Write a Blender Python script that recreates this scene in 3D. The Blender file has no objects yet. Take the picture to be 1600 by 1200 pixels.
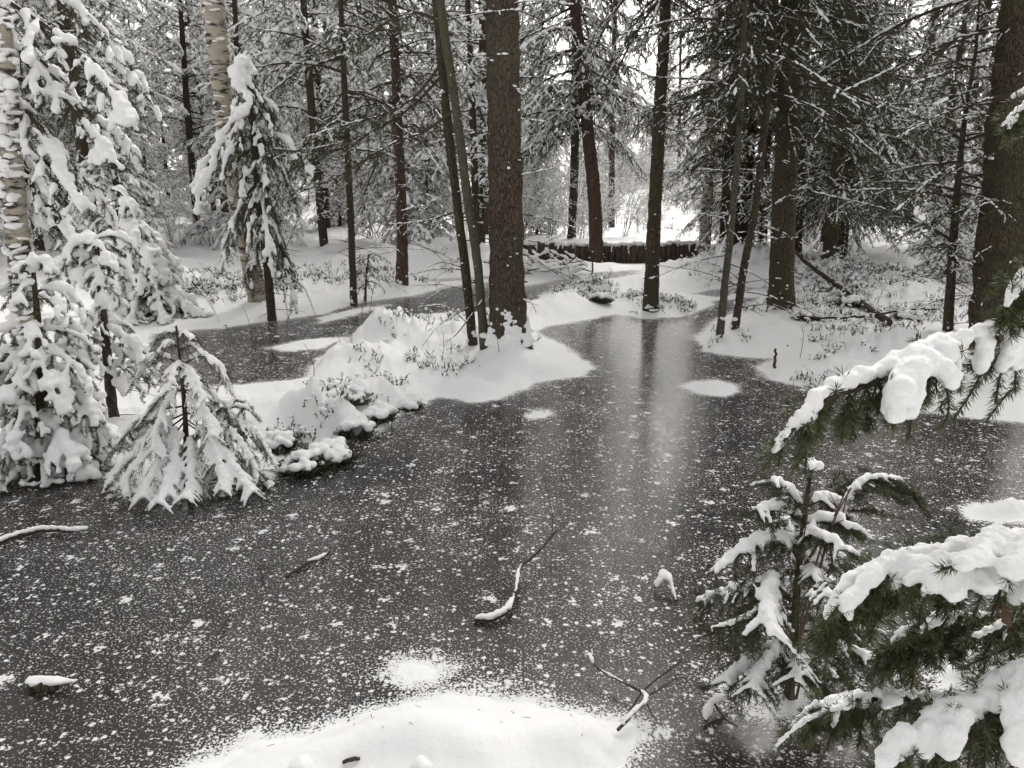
import bpy, bmesh, math, random
import numpy as np

PI = math.pi
R = math.radians
SC = bpy.context.scene
COL = SC.collection

# ------------------------------------------------------------------ camera maths
F = 1208.0
PITCH = math.atan(330 / F)
CAMZ = 1.6
_f = np.array([0, math.cos(PITCH), -math.sin(PITCH)])
_u = np.array([0, math.sin(PITCH), math.cos(PITCH)])


def ray(px, py):
    return _f + np.array([(px - 800) / F, 0, 0]) + _u * ((600 - py) / F)


def G(px, py, z=0.0):
    """point of the horizontal plane z seen at photo pixel"""
    d = ray(px, py)
    t = (z - CAMZ) / d[2]
    return np.array([0, 0, CAMZ]) + d * t


def A(px, py, Y):
    """point at forward distance Y seen at photo pixel"""
    d = ray(px, py)
    return np.array([0, 0, CAMZ]) + d * (Y / d[1])


# ------------------------------------------------------------------ numpy noise
def _hash(ix, iy, seed):
    n = (ix.astype(np.int64) * 374761393 + iy.astype(np.int64) * 668265263 + seed * 974634777) & 0xffffffff
    n = ((n ^ (n >> 13)) * 1274126177) & 0xffffffff
    n = (n ^ (n >> 16)) & 0xffff
    return n / 65535.0


def vnoise(x, y, seed=0):
    ix = np.floor(x); iy = np.floor(y)
    fx = x - ix; fy = y - iy
    fx = fx * fx * (3 - 2 * fx); fy = fy * fy * (3 - 2 * fy)
    a = _hash(ix, iy, seed); b = _hash(ix + 1, iy, seed)
    c = _hash(ix, iy + 1, seed); d = _hash(ix + 1, iy + 1, seed)
    return (a * (1 - fx) + b * fx) * (1 - fy) + (c * (1 - fx) + d * fx) * fy * 1.0


def fbm(x, y, seed=0, octv=4, g=0.5):
    s = 0; a = 1; t = 0
    for o in range(octv):
        s = s + a * (vnoise(x, y, seed + o * 17) * 2 - 1)
        t += a; a *= g; x = x * 2.03 + 7.1; y = y * 2.03 + 3.7
    return s / t


def sstep(a, b, x):
    t = np.clip((x - a) / (b - a), 0, 1)
    return t * t * (3 - 2 * t)


# ------------------------------------------------------------------ mesh builder
class MB:
    def __init__(self):
        self.v = []; self.f = []; self.n = 0

    def add(self, V, Fs):
        V = np.asarray(V, dtype=np.float64).reshape(-1, 3)
        if not isinstance(Fs, (list, tuple)):
            Fs = [Fs]
        for f in Fs:
            f = np.asarray(f, dtype=np.int64)
            if f.size:
                self.f.append(f + self.n)
        self.v.append(V); self.n += len(V)

    def mesh(self, name, mat=None, smooth=True):
        me = bpy.data.meshes.new(name)
        V = np.concatenate(self.v) if self.v else np.zeros((0, 3))
        me.vertices.add(len(V))
        me.vertices.foreach_set('co', V.astype(np.float32).ravel())
        nl = sum(f.size for f in self.f)
        npoly = sum(len(f) for f in self.f)
        me.loops.add(nl); me.polygons.add(npoly)
        li = np.concatenate([f.ravel() for f in self.f]).astype(np.int32)
        tot = np.concatenate([np.full(len(f), f.shape[1]) for f in self.f])
        st = np.concatenate([[0], np.cumsum(tot)[:-1]])
        me.loops.foreach_set('vertex_index', li)
        me.polygons.foreach_set('loop_start', st.astype(np.int32))
        me.polygons.foreach_set('use_smooth', np.full(npoly, smooth))
        me.update(calc_edges=True)
        if mat:
            me.materials.append(mat)
        return me

    def build(self, name, mat, parent=None, smooth=True):
        if not self.f:
            return None
        return link(name, self.mesh(name, mat, smooth), parent)


def link(name, me, parent=None):
    o = bpy.data.objects.new(name, me)
    COL.objects.link(o)
    if parent is not None:
        o.parent = parent
        l = parent.location
        o.location = (-l[0], -l[1], -l[2])     # part meshes are written in world coordinates
    return o


def tag(o, label=None, cat=None, group=None, kind=None):
    if label: o['label'] = label
    if cat: o['category'] = cat
    if group: o['group'] = group
    if kind: o['kind'] = kind
    return o


def thing(name, loc, label, cat, group=None):
    o = bpy.data.objects.new(name, None)
    COL.objects.link(o)
    o.empty_display_size = 0.1
    o.location = [float(v) for v in loc]
    return tag(o, label, cat, group)


def dup(root, loc, rz, sc, label=None, group=None, tilt=(0, 0)):
    r = root.copy(); COL.objects.link(r)
    r.location = [float(v) for v in loc]; r.rotation_euler = (tilt[0], tilt[1], rz); r.scale = (sc, sc, sc)
    if label: r['label'] = label
    if group: r['group'] = group
    for ch in list(root.children):
        c = ch.copy(); COL.objects.link(c); c.parent = r
    return r


def nrm(v):
    return v / (np.linalg.norm(v, axis=-1, keepdims=True) + 1e-12)


def resample(pts, n, smooth=True):
    """Catmull-Rom through pts, n samples"""
    P = np.asarray(pts, float)
    if len(P) < 3 or not smooth:
        d = np.concatenate([[0], np.cumsum(np.linalg.norm(np.diff(P, axis=0), axis=1))])
        s = np.linspace(0, d[-1], n)
        return np.stack([np.interp(s, d, P[:, k]) for k in range(P.shape[1])], 1)
    Q = np.concatenate([[2 * P[0] - P[1]], P, [2 * P[-1] - P[-2]]])
    out = []
    m = len(P) - 1
    for i in range(n):
        u = i / (n - 1) * m
        k = min(int(u), m - 1); t = u - k
        a, b, c, d = Q[k], Q[k + 1], Q[k + 2], Q[k + 3]
        out.append(0.5 * ((2 * b) + (c - a) * t + (2 * a - 5 * b + 4 * c - d) * t * t + (3 * b - a - 3 * c + d) * t ** 3))
    return np.array(out)


def tube(mb, pts, rad, n=8, rough=0.0, seed=0, cap=True):
    P = np.asarray(pts, float); m = len(P)
    rad = np.broadcast_to(np.asarray(rad, float), (m,))
    T = np.gradient(P, axis=0); T = nrm(T)
    mean = nrm(T.mean(0))
    ref = np.eye(3)[np.argmin(np.abs(mean))]
    X = nrm(np.cross(T, ref)); Y = np.cross(T, X)
    a = np.linspace(0, 2 * PI, n, endpoint=False)
    rr = rad[:, None] * np.ones((1, n))
    if rough:
        rr = rr * (1 + rough * (vnoise(np.arange(m)[:, None] * 0.9 + seed * 3.1, a[None, :] * 1.6 + seed, seed) * 2 - 1))
    V = P[:, None, :] + rr[..., None] * (np.cos(a)[None, :, None] * X[:, None, :] + np.sin(a)[None, :, None] * Y[:, None, :])
    idx = np.arange(m * n).reshape(m, n)
    q = np.stack([idx[:-1, :], np.roll(idx, -1, 1)[:-1, :], np.roll(idx, -1, 1)[1:, :], idx[1:, :]], -1).reshape(-1, 4)
    V = V.reshape(-1, 3)
    fs = [q[:, ::-1]]
    if cap:
        V = np.concatenate([V, P[:1], P[-1:]])
        c0 = m * n; c1 = c0 + 1
        j = np.arange(n); k = (j + 1) % n
        fs.append(np.stack([np.full(n, c0), j, k], 1)[:, ::-1])
        fs.append(np.stack([np.full(n, c1), (m - 1) * n + k, (m - 1) * n + j], 1)[:, ::-1])
    mb.add(V, fs)


def prisms(mb, A_, B_, ra, rb, n=4):
    A_ = np.asarray(A_, float); B_ = np.asarray(B_, float)
    N = len(A_)
    if N == 0: return
    ra = np.broadcast_to(ra, (N,)); rb = np.broadcast_to(rb, (N,))
    T = nrm(B_ - A_)
    ref = np.where(np.abs(T[:, 2:3]) > 0.8, np.array([[1., 0, 0]]), np.array([[0, 0, 1.]]))
    X = nrm(np.cross(T, ref)); Y = np.cross(T, X)
    a = np.linspace(0, 2 * PI, n, endpoint=False)
    ring = np.cos(a)[None, :, None] * X[:, None, :] + np.sin(a)[None, :, None] * Y[:, None, :]
    V = np.concatenate([A_[:, None] + ring * ra[:, None, None], B_[:, None] + ring * rb[:, None, None]], 1)
    o = (np.arange(N) * 2 * n)[:, None, None]
    j = np.arange(n); k = (j + 1) % n
    q = np.stack([j, j + n, k + n, k], 1)[None] + o
    mb.add(V.reshape(-1, 3), q.reshape(-1, 4))


def needles(mb, A_, B_, per_m, ln, wd, rng, spread=52, quad=False, droop=0.0):
    A_ = np.asarray(A_, float); B_ = np.asarray(B_, float)
    if len(A_) == 0: return
    L = np.linalg.norm(B_ - A_, axis=1)
    cnt = rng.poisson(L * per_m)
    i = np.repeat(np.arange(len(A_)), cnt)
    N = len(i)
    if N == 0: return
    t = rng.random(N)[:, None]
    P = A_[i] * (1 - t) + B_[i] * t
    T = nrm(B_ - A_)[i]
    U = nrm(np.cross(T, nrm(rng.normal(size=(N, 3)))))
    sp = np.radians(spread + rng.normal(size=N) * 11)[:, None]
    D = nrm(T * np.cos(sp) + U * np.sin(sp) + np.array([0, 0, -droop]))
    l = ln * (0.7 + 0.5 * rng.random(N))[:, None]
    S = nrm(np.cross(D, nrm(rng.normal(size=(N, 3))))) * wd * 0.5
    if quad:
        V = np.stack([P, P + D * l * .45 + S, P + D * l, P + D * l * .45 - S], 1).reshape(-1, 3)
        f = (np.arange(N) * 4)[:, None] + np.array([[0, 1, 2, 3]])
    else:
        V = np.stack([P - S, P + S, P + D * l], 1).reshape(-1, 3)
        f = (np.arange(N) * 3)[:, None] + np.array([[0, 1, 2]])
    mb.add(V, f)


def spindles(mb, A_, B_, r, rng, lift=0.6, n=5, flat=0.8):
    """small lumps of snow lying along segments"""
    A_ = np.asarray(A_, float); B_ = np.asarray(B_, float)
    N = len(A_)
    if N == 0: return
    r = np.broadcast_to(np.asarray(r, float), (N,)).copy()
    T = nrm(B_ - A_)
    ref = np.where(np.abs(T[:, 2:3]) > 0.93, np.array([[1., 0, 0]]), np.array([[0, 0, 1.]]))
    X = nrm(np.cross(T, ref)); Y = np.cross(X, T)
    a = np.linspace(0, 2 * PI, n, endpoint=False)
    ts = np.array([0.12, 0.48, 0.86]); fs = np.array([0.75, 1.0, 0.7])
    up = np.array([0, 0, 1.0])[None] * (r * lift)[:, None]
    A2 = A_ + up; B2 = B_ + up
    V = np.zeros((N, 3 * n + 2, 3))
    for k in range(3):
        c = A2 * (1 - ts[k]) + B2 * ts[k]
        rr = r[:, None] * fs[k] * (0.7 + 0.6 * rng.random((N, n)))
        V[:, k * n:(k + 1) * n] = c[:, None] + rr[..., None] * (np.cos(a)[None, :, None] * X[:, None] + flat * np.sin(a)[None, :, None] * Y[:, None])
    V[:, 3 * n] = A2 - T * (r * .4)[:, None]; V[:, 3 * n + 1] = B2 + T * (r * .4)[:, None]
    j = np.arange(n); k = (j + 1) % n
    q = np.concatenate([np.stack([j + s * n, k + s * n, k + (s + 1) * n, j + (s + 1) * n], 1) for s in range(2)])
    tr = np.concatenate([np.stack([np.full(n, 3 * n), k, j], 1), np.stack([np.full(n, 3 * n + 1), j + 2 * n, k + 2 * n], 1)])
    o = (np.arange(N) * (3 * n + 2))[:, None, None]
    mb.add(V.reshape(-1, 3), [(q[None] + o).reshape(-1, 4), (tr[None] + o).reshape(-1, 3)])


def _ico(sub):
    bm = bmesh.new(); bmesh.ops.create_icosphere(bm, subdivisions=sub, radius=1)
    V = np.array([v.co[:] for v in bm.verts]); Fc = np.array([[v.index for v in f.verts] for f in bm.faces])
    bm.free(); return V, Fc


ICO1 = _ico(1); ICO2 = _ico(2)


def blobs(mb, Cn, r, rng, sq=0.8, tpl=ICO1, jit=0.18):
    Cn = np.asarray(Cn, float); N = len(Cn)
    if N == 0: return
    r = np.broadcast_to(np.asarray(r, float), (N,))
    V0, F0 = tpl
    sc = r[:, None, None] * (1 + jit * rng.normal(size=(N, 1, 3)))
    V = Cn[:, None] + V0[None] * sc * np.array([1, 1, sq])
    if jit:
        V = V + rng.normal(size=V.shape) * (r * jit * .25)[:, None, None]
    f = F0[None] + (np.arange(N) * len(V0))[:, None, None]
    mb.add(V.reshape(-1, 3), f.reshape(-1, 3))


extra_parts = []


def fused(name, Cn, r, voxel, mat, parent, rng, sq=0.85, smooth=4, disp=0.0, dsize=0.05, tpl=ICO1):
    """many balls of snow fused into one continuous lumpy skin"""
    mb = MB(); blobs(mb, Cn, r, rng, sq, tpl, 0.06)
    me = mb.mesh('snow_tmp')
    o = bpy.data.objects.new('snow_tmp', me); COL.objects.link(o)
    m = o.modifiers.new('r', 'REMESH'); m.mode = 'VOXEL'; m.voxel_size = voxel; m.use_smooth_shade = True
    s = o.modifiers.new('s', 'SMOOTH'); s.factor = 0.5; s.iterations = smooth
    if disp:
        t = bpy.data.textures.new('snow_lumps', 'CLOUDS'); t.noise_scale = dsize; t.noise_depth = 3
        d = o.modifiers.new('d', 'DISPLACE'); d.texture = t; d.strength = disp; d.mid_level = 0.5
        d.texture_coords = 'GLOBAL'
    dg = bpy.context.evaluated_depsgraph_get(); dg.update()
    m2 = bpy.data.meshes.new_from_object(o.evaluated_get(dg))
    m2.name = name
    bpy.data.objects.remove(o); bpy.data.meshes.remove(me)
    V = np.empty(len(m2.vertices) * 3, np.float32); m2.vertices.foreach_get('co', V); V = V.reshape(-1, 3).astype(float)
    E = np.empty(len(m2.edges) * 2, np.int32); m2.edges.foreach_get('vertices', E); E = E.reshape(-1, 2)
    T = np.empty(len(m2.loops), np.int32); m2.loops.foreach_get('vertex_index', T); Q4 = T.reshape(-1, 4)
    lab = np.arange(len(V))
    while True:                              # separate lumps of snow become separate parts
        a = np.minimum(lab[E[:, 0]], lab[E[:, 1]]); new = lab.copy()
        np.minimum.at(new, E[:, 0], a); np.minimum.at(new, E[:, 1], a)
        new = new[new]
        if (new == lab).all(): break
        lab = new
    u, inv, cnt = np.unique(lab, return_inverse=True, return_counts=True)
    big = np.nonzero(cnt > max(24, cnt.max() * .004))[0]
    bpy.data.meshes.remove(m2)
    groups = [[b] for b in big] if len(big) <= 70 else [list(big)]
    out = None
    for g in groups:
        sel = np.isin(inv, g); idx = np.cumsum(sel) - 1
        f = Q4[sel[Q4[:, 0]]]
        mb = MB(); mb.add(V[sel], idx[f]); o = mb.build(name, mat, parent)
        extra_parts.append(o)
        if out is None: out = o
    return out


# ------------------------------------------------------------------ materials
class NT:
    def __init__(self, name):
        self.m = bpy.data.materials.new(name); self.m.use_nodes = True
        self.t = self.m.node_tree; self.n = self.t.nodes; self.n.clear()
        self.out = self.n.new('ShaderNodeOutputMaterial')

    def new(self, typ, **kw):
        nd = self.n.new(typ)
        for k, v in kw.items():
            if hasattr(nd, k): setattr(nd, k, v)
            else: nd.inputs[k.replace('_', ' ')].default_value = v
        return nd

    def l(self, a, b): self.t.links.new(a, b)

    def math(self, op, a, b=None, clamp=False):
        nd = self.n.new('ShaderNodeMath'); nd.operation = op; nd.use_clamp = clamp
        for i, x in enumerate((a, b)):
            if x is None: continue
            if isinstance(x, (int, float)): nd.inputs[i].default_value = x
            else: self.l(x, nd.inputs[i])
        return nd.outputs[0]

    def ramp(self, fac, stops):
        nd = self.n.new('ShaderNodeValToRGB')
        e = nd.color_ramp.elements
        while len(e) < len(stops): e.new(0.5)
        for x, (p, c) in zip(e, stops):
            x.position = p; x.color = (c, c, c, 1) if isinstance(c, (int, float)) else (*c, 1)
        self.l(fac, nd.inputs[0]); return nd.outputs[0]

    def noise(self, vec, scale, detail=3, rough=.55, dist=0.0):
        nd = self.new('ShaderNodeTexNoise'); nd.inputs['Scale'].default_value = scale
        nd.inputs['Detail'].default_value = detail; nd.inputs['Roughness'].default_value = rough
        nd.inputs['Distortion'].default_value = dist
        if vec is not None: self.l(vec, nd.inputs['Vector'])
        return nd.outputs['Fac']

    def coords(self, scale=(1, 1, 1)):
        tc = self.new('ShaderNodeTexCoord'); mp = self.new('ShaderNodeMapping')
        mp.inputs['Scale'].default_value = scale
        self.l(tc.outputs['Object'], mp.inputs['Vector']); return mp.outputs[0]

    def mix(self, f, a, b):
        nd = self.n.new('ShaderNodeMix'); nd.data_type = 'RGBA'
        for s, x in ((0, f), (6, a), (7, b)):
            if isinstance(x, (int, float)): nd.inputs[s].default_value = x
            elif isinstance(x, tuple): nd.inputs[s].default_value = (*x, 1)
            else: self.l(x, nd.inputs[s])
        return nd.outputs[2]

    def bump(self, h, strength, dist):
        nd = self.n.new('ShaderNodeBump'); nd.inputs['Strength'].default_value = strength
        nd.inputs['Distance'].default_value = dist; self.l(h, nd.inputs['Height']); return nd.outputs[0]

    def bsdf(self, col, rough=.7, nor=None, spec=.5, out=True):
        b = self.n.new('ShaderNodeBsdfPrincipled')
        if isinstance(col, tuple): b.inputs['Base Color'].default_value = (*col, 1)
        else: self.l(col, b.inputs['Base Color'])
        if isinstance(rough, (int, float)): b.inputs['Roughness'].default_value = rough
        else: self.l(rough, b.inputs['Roughness'])
        b.inputs['Specular IOR Level'].default_value = spec
        if nor is not None: self.l(nor, b.inputs['Normal'])
        if out: self.l(b.outputs[0], self.out.inputs['Surface'])
        return b


def m_snow(name, scale=45, strength=.35, dist=.01, col=(.86, .86, .855)):
    n = NT(name); v = n.coords()
    h = n.math('ADD', n.noise(v, scale, 4, .6), n.math('MULTIPLY', n.noise(v, scale * 7, 3, .7), .45))
    n.bsdf(col, .6, n.bump(h, strength, dist), .3)
    return n.m


def m_bark(name, c0, c1, c2, scale=9, stretch=.28, moss=None, bump=.9, snowy=0.0, vor=1.0):
    n = NT(name); v = n.coords((1, 1, stretch))
    nd = n.new('ShaderNodeTexVoronoi'); nd.feature = 'DISTANCE_TO_EDGE'; nd.inputs['Scale'].default_value = scale * 2.4
    w = n.new('ShaderNodeVectorMath'); w.operation = 'ADD'
    nz = n.new('ShaderNodeTexNoise'); nz.inputs['Scale'].default_value = scale; n.l(v, nz.inputs['Vector'])
    ws = n.new('ShaderNodeVectorMath'); ws.operation = 'SCALE'; ws.inputs['Scale'].default_value = .12
    n.l(nz.outputs['Color'], ws.inputs[0]); n.l(v, w.inputs[0]); n.l(ws.outputs[0], w.inputs[1])
    n.l(w.outputs[0], nd.inputs['Vector'])
    cr = n.ramp(nd.outputs['Distance'], [(0, 0.0), (.12 * vor, 1.0)])
    fine = n.noise(v, scale * 6, 5, .65)
    big = n.noise(n.coords(), 1.6, 3)
    col = n.mix(n.ramp(fine, [(.3, 0.0), (.7, 1.0)]), c0, c1)
    col = n.mix(cr, c2, col)
    if moss:
        col = n.mix(n.math('MULTIPLY', n.ramp(big, [(.42, 0.0), (.62, 1.0)]), .6), col, moss)
    if name == 'weathered_logs':
        oi = n.new('ShaderNodeObjectInfo'); col = n.mix(n.math('MULTIPLY', oi.outputs['Random'], .55), col, (.10, .075, .06))
    if snowy:
        sp = n.ramp(n.noise(n.coords(), 26, 3, .7), [(.66 - snowy, 0.0), (.69 - snowy, 1.0)])
        col = n.mix(sp, col, (.8, .8, .8))
    h = n.math('ADD', n.math('MULTIPLY', cr, .7), n.math('MULTIPLY', fine, .6))
    n.bsdf(col, .85, n.bump(h, bump, .012), .25)
    return n.m


def m_plain(name, c0, c1, scale=30, rough=.6, bump=.0, spec=.4, trans=0.0):
    n = NT(name); v = n.coords()
    f = n.noise(v, scale, 3)
    b = n.bsdf(n.mix(n.ramp(f, [(.3, 0.0), (.7, 1.0)]), c0, c1), rough, n.bump(f, bump, .01) if bump else None, spec)
    return n.m


M = {}
M['snow'] = m_snow('snow', 60, .5, .008)
M['snow_far'] = m_snow('snow_far', 20, .2, .01, (.9, .9, .895))
M['ground_snow'] = m_snow('ground_snow', 38, .35, .012, (.84, .84, .835))
M['spruce'] = m_bark('spruce_bark', (.048, .033, .024), (.145, .105, .078), (.022, .016, .012), 17, .45, (.085, .08, .055), 1.0, 0, .9)
M['spruce_dark'] = m_bark('dark_spruce_bark', (.058, .042, .028), (.115, .086, .058), (.022, .017, .012), 16, .35, (.055, .058, .03))
M['green_bark'] = m_bark('mossy_bark', (.085, .08, .055), (.16, .15, .105), (.035, .03, .02), 26, .35, (.10, .105, .055))
M['pine'] = m_bark('pine_bark', (.075, .048, .036), (.15, .098, .075), (.035, .024, .018), 16, .3, None)
M['twig'] = m_plain('twig_bark', (.035, .026, .019), (.075, .056, .042), 40, .8, .3, .2)
M['brown_twig'] = m_plain('brown_twig_bark', (.075, .050, .036), (.14, .095, .068), 40, .7, .3, .3)
M['needle'] = m_plain('spruce_needles', (.026, .033, .010), (.062, .068, .022), 9, .5, 0, .35)
M['needle_far'] = m_plain('far_spruce_needles', (.040, .045, .018), (.080, .080, .036), 3, .6, 0, .3)
M['needle_near'] = m_plain('near_spruce_needles', (.036, .052, .014), (.085, .10, .034), 25, .42, 0, .45)
M['leaf'] = m_plain('lingonberry_leaves', (.03, .042, .018), (.08, .082, .045), 14, .45, 0, .4)
M['log'] = m_bark('weathered_logs', (.06, .042, .034), (.14, .095, .076), (.026, .02, .017), 10, .12, None)
M['deadleaf'] = m_plain('dead_leaf', (.075, .040, .024), (.12, .065, .038), 60, .6, .2, .3)

# birch bark: white with dark horizontal marks
n = NT('birch_bark'); v = n.coords((1, 1, 3.2))
dk = n.ramp(n.noise(v, 6.5, 4, .6), [(.5, 0.0), (.6, 1.0)])
ln = n.ramp(n.noise(n.coords((1, 1, 14)), 9, 3, .6), [(.55, 0.0), (.66, 1.0)])
col = n.mix(n.noise(n.coords(), 14, 4), (.27, .235, .185), (.46, .42, .35))
col = n.mix(n.math('MULTIPLY', ln, .55), col, (.16, .13, .10))
col = n.mix(dk, col, (.035, .028, .024))
n.bsdf(col, .7, n.bump(n.noise(v, 18, 4), .5, .01), .3)
M['birch'] = n.m

# ------------------------------------------------------------------ land and ice outlines (photo pixels on the water plane)
POND = [
    # main pond
    [(-900, 1420), (-900, 900), (-420, 790), (-120, 762), (0, 752), (60, 734), (112, 722), (150, 728), (205, 764), (250, 776), (300, 768), (352, 752), (412, 752),
     (432, 722), (452, 692), (540, 686), (600, 670), (640, 640), (682, 618), (738, 628), (782, 622), (830, 597), (900, 586),
     (918, 575), (902, 556), (868, 536), (838, 516), (850, 508), (900, 503), (960, 490), (1010, 497), (1066, 494),
     (1092, 486), (1112, 470), (1150, 466), (1196, 462), (1180, 472), (1132, 494), (1086, 530), (1100, 548), (1180, 558), (1222, 559), (1190, 574), (1204, 592), (1270, 605), (1330, 620),
     (1400, 636), (1500, 650), (1600, 657), (1800, 670), (2100, 690), (2500, 760), (2500, 1050), (2100, 1130), (1900, 1250), (1500, 1420),
     (1010, 1330), (962, 1198), (990, 1150), (985, 1132), (930, 1128), (900, 1120), (830, 1102), (740, 1092), (650, 1100), (560, 1112), (500, 1138), (400, 1152), (300, 1192), (150, 1300), (0, 1420)],
    # arm behind the island
    [(232, 520), (350, 512), (420, 501), (500, 490), (560, 472), (640, 462), (690, 449), (760, 441), (820, 446), (880, 434), (940, 424), (1004, 420),
     (1010, 428), (960, 436), (890, 447), (850, 462), (822, 484), (770, 488), (700, 489), (640, 494), (590, 508), (548, 528), (500, 560), (478, 594), (400, 600), (340, 606), (260, 604), (215, 560)],
    [(628, 441), (700, 433), (770, 430), (770, 436), (690, 441)],
    [(1075, 461), (1110, 452), (1160, 447), (1200, 450), (1170, 458), (1120, 464)],
]
ISLES = [
    [(1074, 604), (1090, 598), (1120, 596), (1148, 603), (1158, 612), (1130, 618), (1098, 614)],
    [(818, 649), (835, 642), (858, 641), (868, 648), (850, 654), (828, 654)],
    [(616, 1050), (630, 1038), (660, 1036), (680, 1046), (672, 1060), (640, 1064)],
    [(1508, 798), (1530, 788), (1570, 784), (1640, 786), (1700, 800), (1640, 815), (1560, 815), (1520, 810)],
    [(1440, 1040), (1480, 1018), (1560, 1010), (1640, 1020), (1660, 1080), (1590, 1100), (1500, 1092), (1460, 1075)],
    [(1130, 1066), (1158, 1050), (1195, 1050), (1228, 1066), (1244, 1090), (1228, 1110), (1200, 1112), (1165, 1092)],
    [(420, 543), (470, 533), (540, 528), (500, 545), (440, 548)],
    [(500, 497), (560, 482), (610, 476), (540, 494), (505, 503)],
]
PGS = [np.array([G(*p)[:2] for p in pg]) for pg in POND]
IGS = [np.array([G(*p)[:2] for p in pg]) for pg in ISLES]


def poly_inside(P, X, Y):
    ins = np.zeros(X.shape, bool)
    x0, y0 = P[-1]
    for x1, y1 in P:
        c = ((y1 > Y) != (y0 > Y))
        with np.errstate(divide='ignore', invalid='ignore'):
            xi = (x0 - x1) * (Y - y1) / (y0 - y1 + 1e-15) + x1
        ins ^= c & (X < xi)
        x0, y0 = x1, y1
    return ins


def poly_dist(P, X, Y):
    d = np.full(X.shape, 1e9)
    x0, y0 = P[-1]
    for x1, y1 in P:
        dx, dy = x1 - x0, y1 - y0
        t = np.clip(((X - x0) * dx + (Y - y0) * dy) / (dx * dx + dy * dy + 1e-12), 0, 1)
        d = np.minimum(d, (X - x0 - t * dx) ** 2 + (Y - y0 - t * dy) ** 2)
        x0, y0 = x1, y1
    return np.sqrt(d)


def shore(X, Y):
    """signed distance: positive on land, negative on the ice"""
    d = np.full(X.shape, -1e9)
    for P in PGS:
        s = poly_dist(P, X, Y); s = np.where(poly_inside(P, X, Y), s, -s)
        d = np.maximum(d, s)          # >0 on ice
    for P in IGS:
        s = poly_dist(P, X, Y); s = np.where(poly_inside(P, X, Y), s, -s)
        d = np.minimum(d, -s)
    d = -d
    rr = np.sqrt(X * X + Y * Y)
    d = d + 0.07 * fbm(X * 2.2, Y * 2.2, 5, 3) + 0.042 * fbm(X * 10, Y * 10, 9, 4, .6)
    return d


# hummocks: pixel x, y of the foot, height, radius x, radius y (m)
HUM = [(606, 540, .25, .38, .42), (560, 580, .20, .38, .3), (700, 550, .14, .5, .4), (800, 575, .16, .36, .3), (585, 640, .20, .30, .16),
       (500, 668, .16, .22, .13), (440, 668, .14, .24, .14), (560, 672, .12, .2, .12), (640, 628, .08, .22, .2), (735, 612, .09, .2, .12), (400, 650, .09, .5, .3),
       (880, 484, .15, .42, .35), (935, 468, .22, .32, .3), (850, 492, .10, .4, .3), (1020, 482, .12, .35, .3),
       (1400, 560, .13, .6, .5), (1330, 590, .10, .3, .3), (1470, 560, .11, .6, .5), (1230, 480, .10, .5, .5), (1120, 430, .25, .9, .6), (1180, 430, .25, .9, .7),
       (1300, 450, .25, 1.2, 1.0), (1420, 470, .16, 1.0, .8), (1115, 545, .03, .3, .3),
       (140, 700, .10, .3, .2), (60, 730, .10, .3, .2), (240, 690, .05, .3, .2), (150, 580, .2, .7, .6), (40, 560, .25, .8, .8),
       (420, 485, .10, .5, .35), (330, 470, .2, .7, .5), (628, 452, .06, .4, .3), (690, 452, .12, .3, .15), (795, 552, .10, .30, .2), (752, 545, .10, .25, .2), (560, 455, .08, .5, .3), (250, 460, .25, 1.0, .7),
       (720, 405, .25, 1.4, .8), (600, 415, .2, 1.4, .8),
       (720, 1170, .06, .28, .16), (640, 1195, .06, .25, .12), (860, 1165, .045, .16, .1), (930, 1180, .05, .16, .1), (480, 1195, .04, .2, .1),
       (1590, 800, .06, .1, .06), (1550, 1050, .09, .14, .1), (1600, 1050, .1, .14, .1), (1490, 1058, .06, .1, .06),
       (845, 648, .012, .09, .06), (1115, 607, .018, .2, .1), (648, 1050, .012, .06, .05), (1195, 1078, .03, .08, .06)]
HG = [(G(a, b)[0], G(a, b)[1], c, d, e) for a, b, c, d, e in HUM]
WALLPX = [(812, 404), (836, 406.5), (862, 409), (890, 410.5), (920, 411.5), (955, 412), (1000, 412), (1040, 411.5), (1070, 409), (1088, 407.5), (1094, 406)]
WALL = np.array([G(x, y) for x, y in WALLPX])


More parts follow.
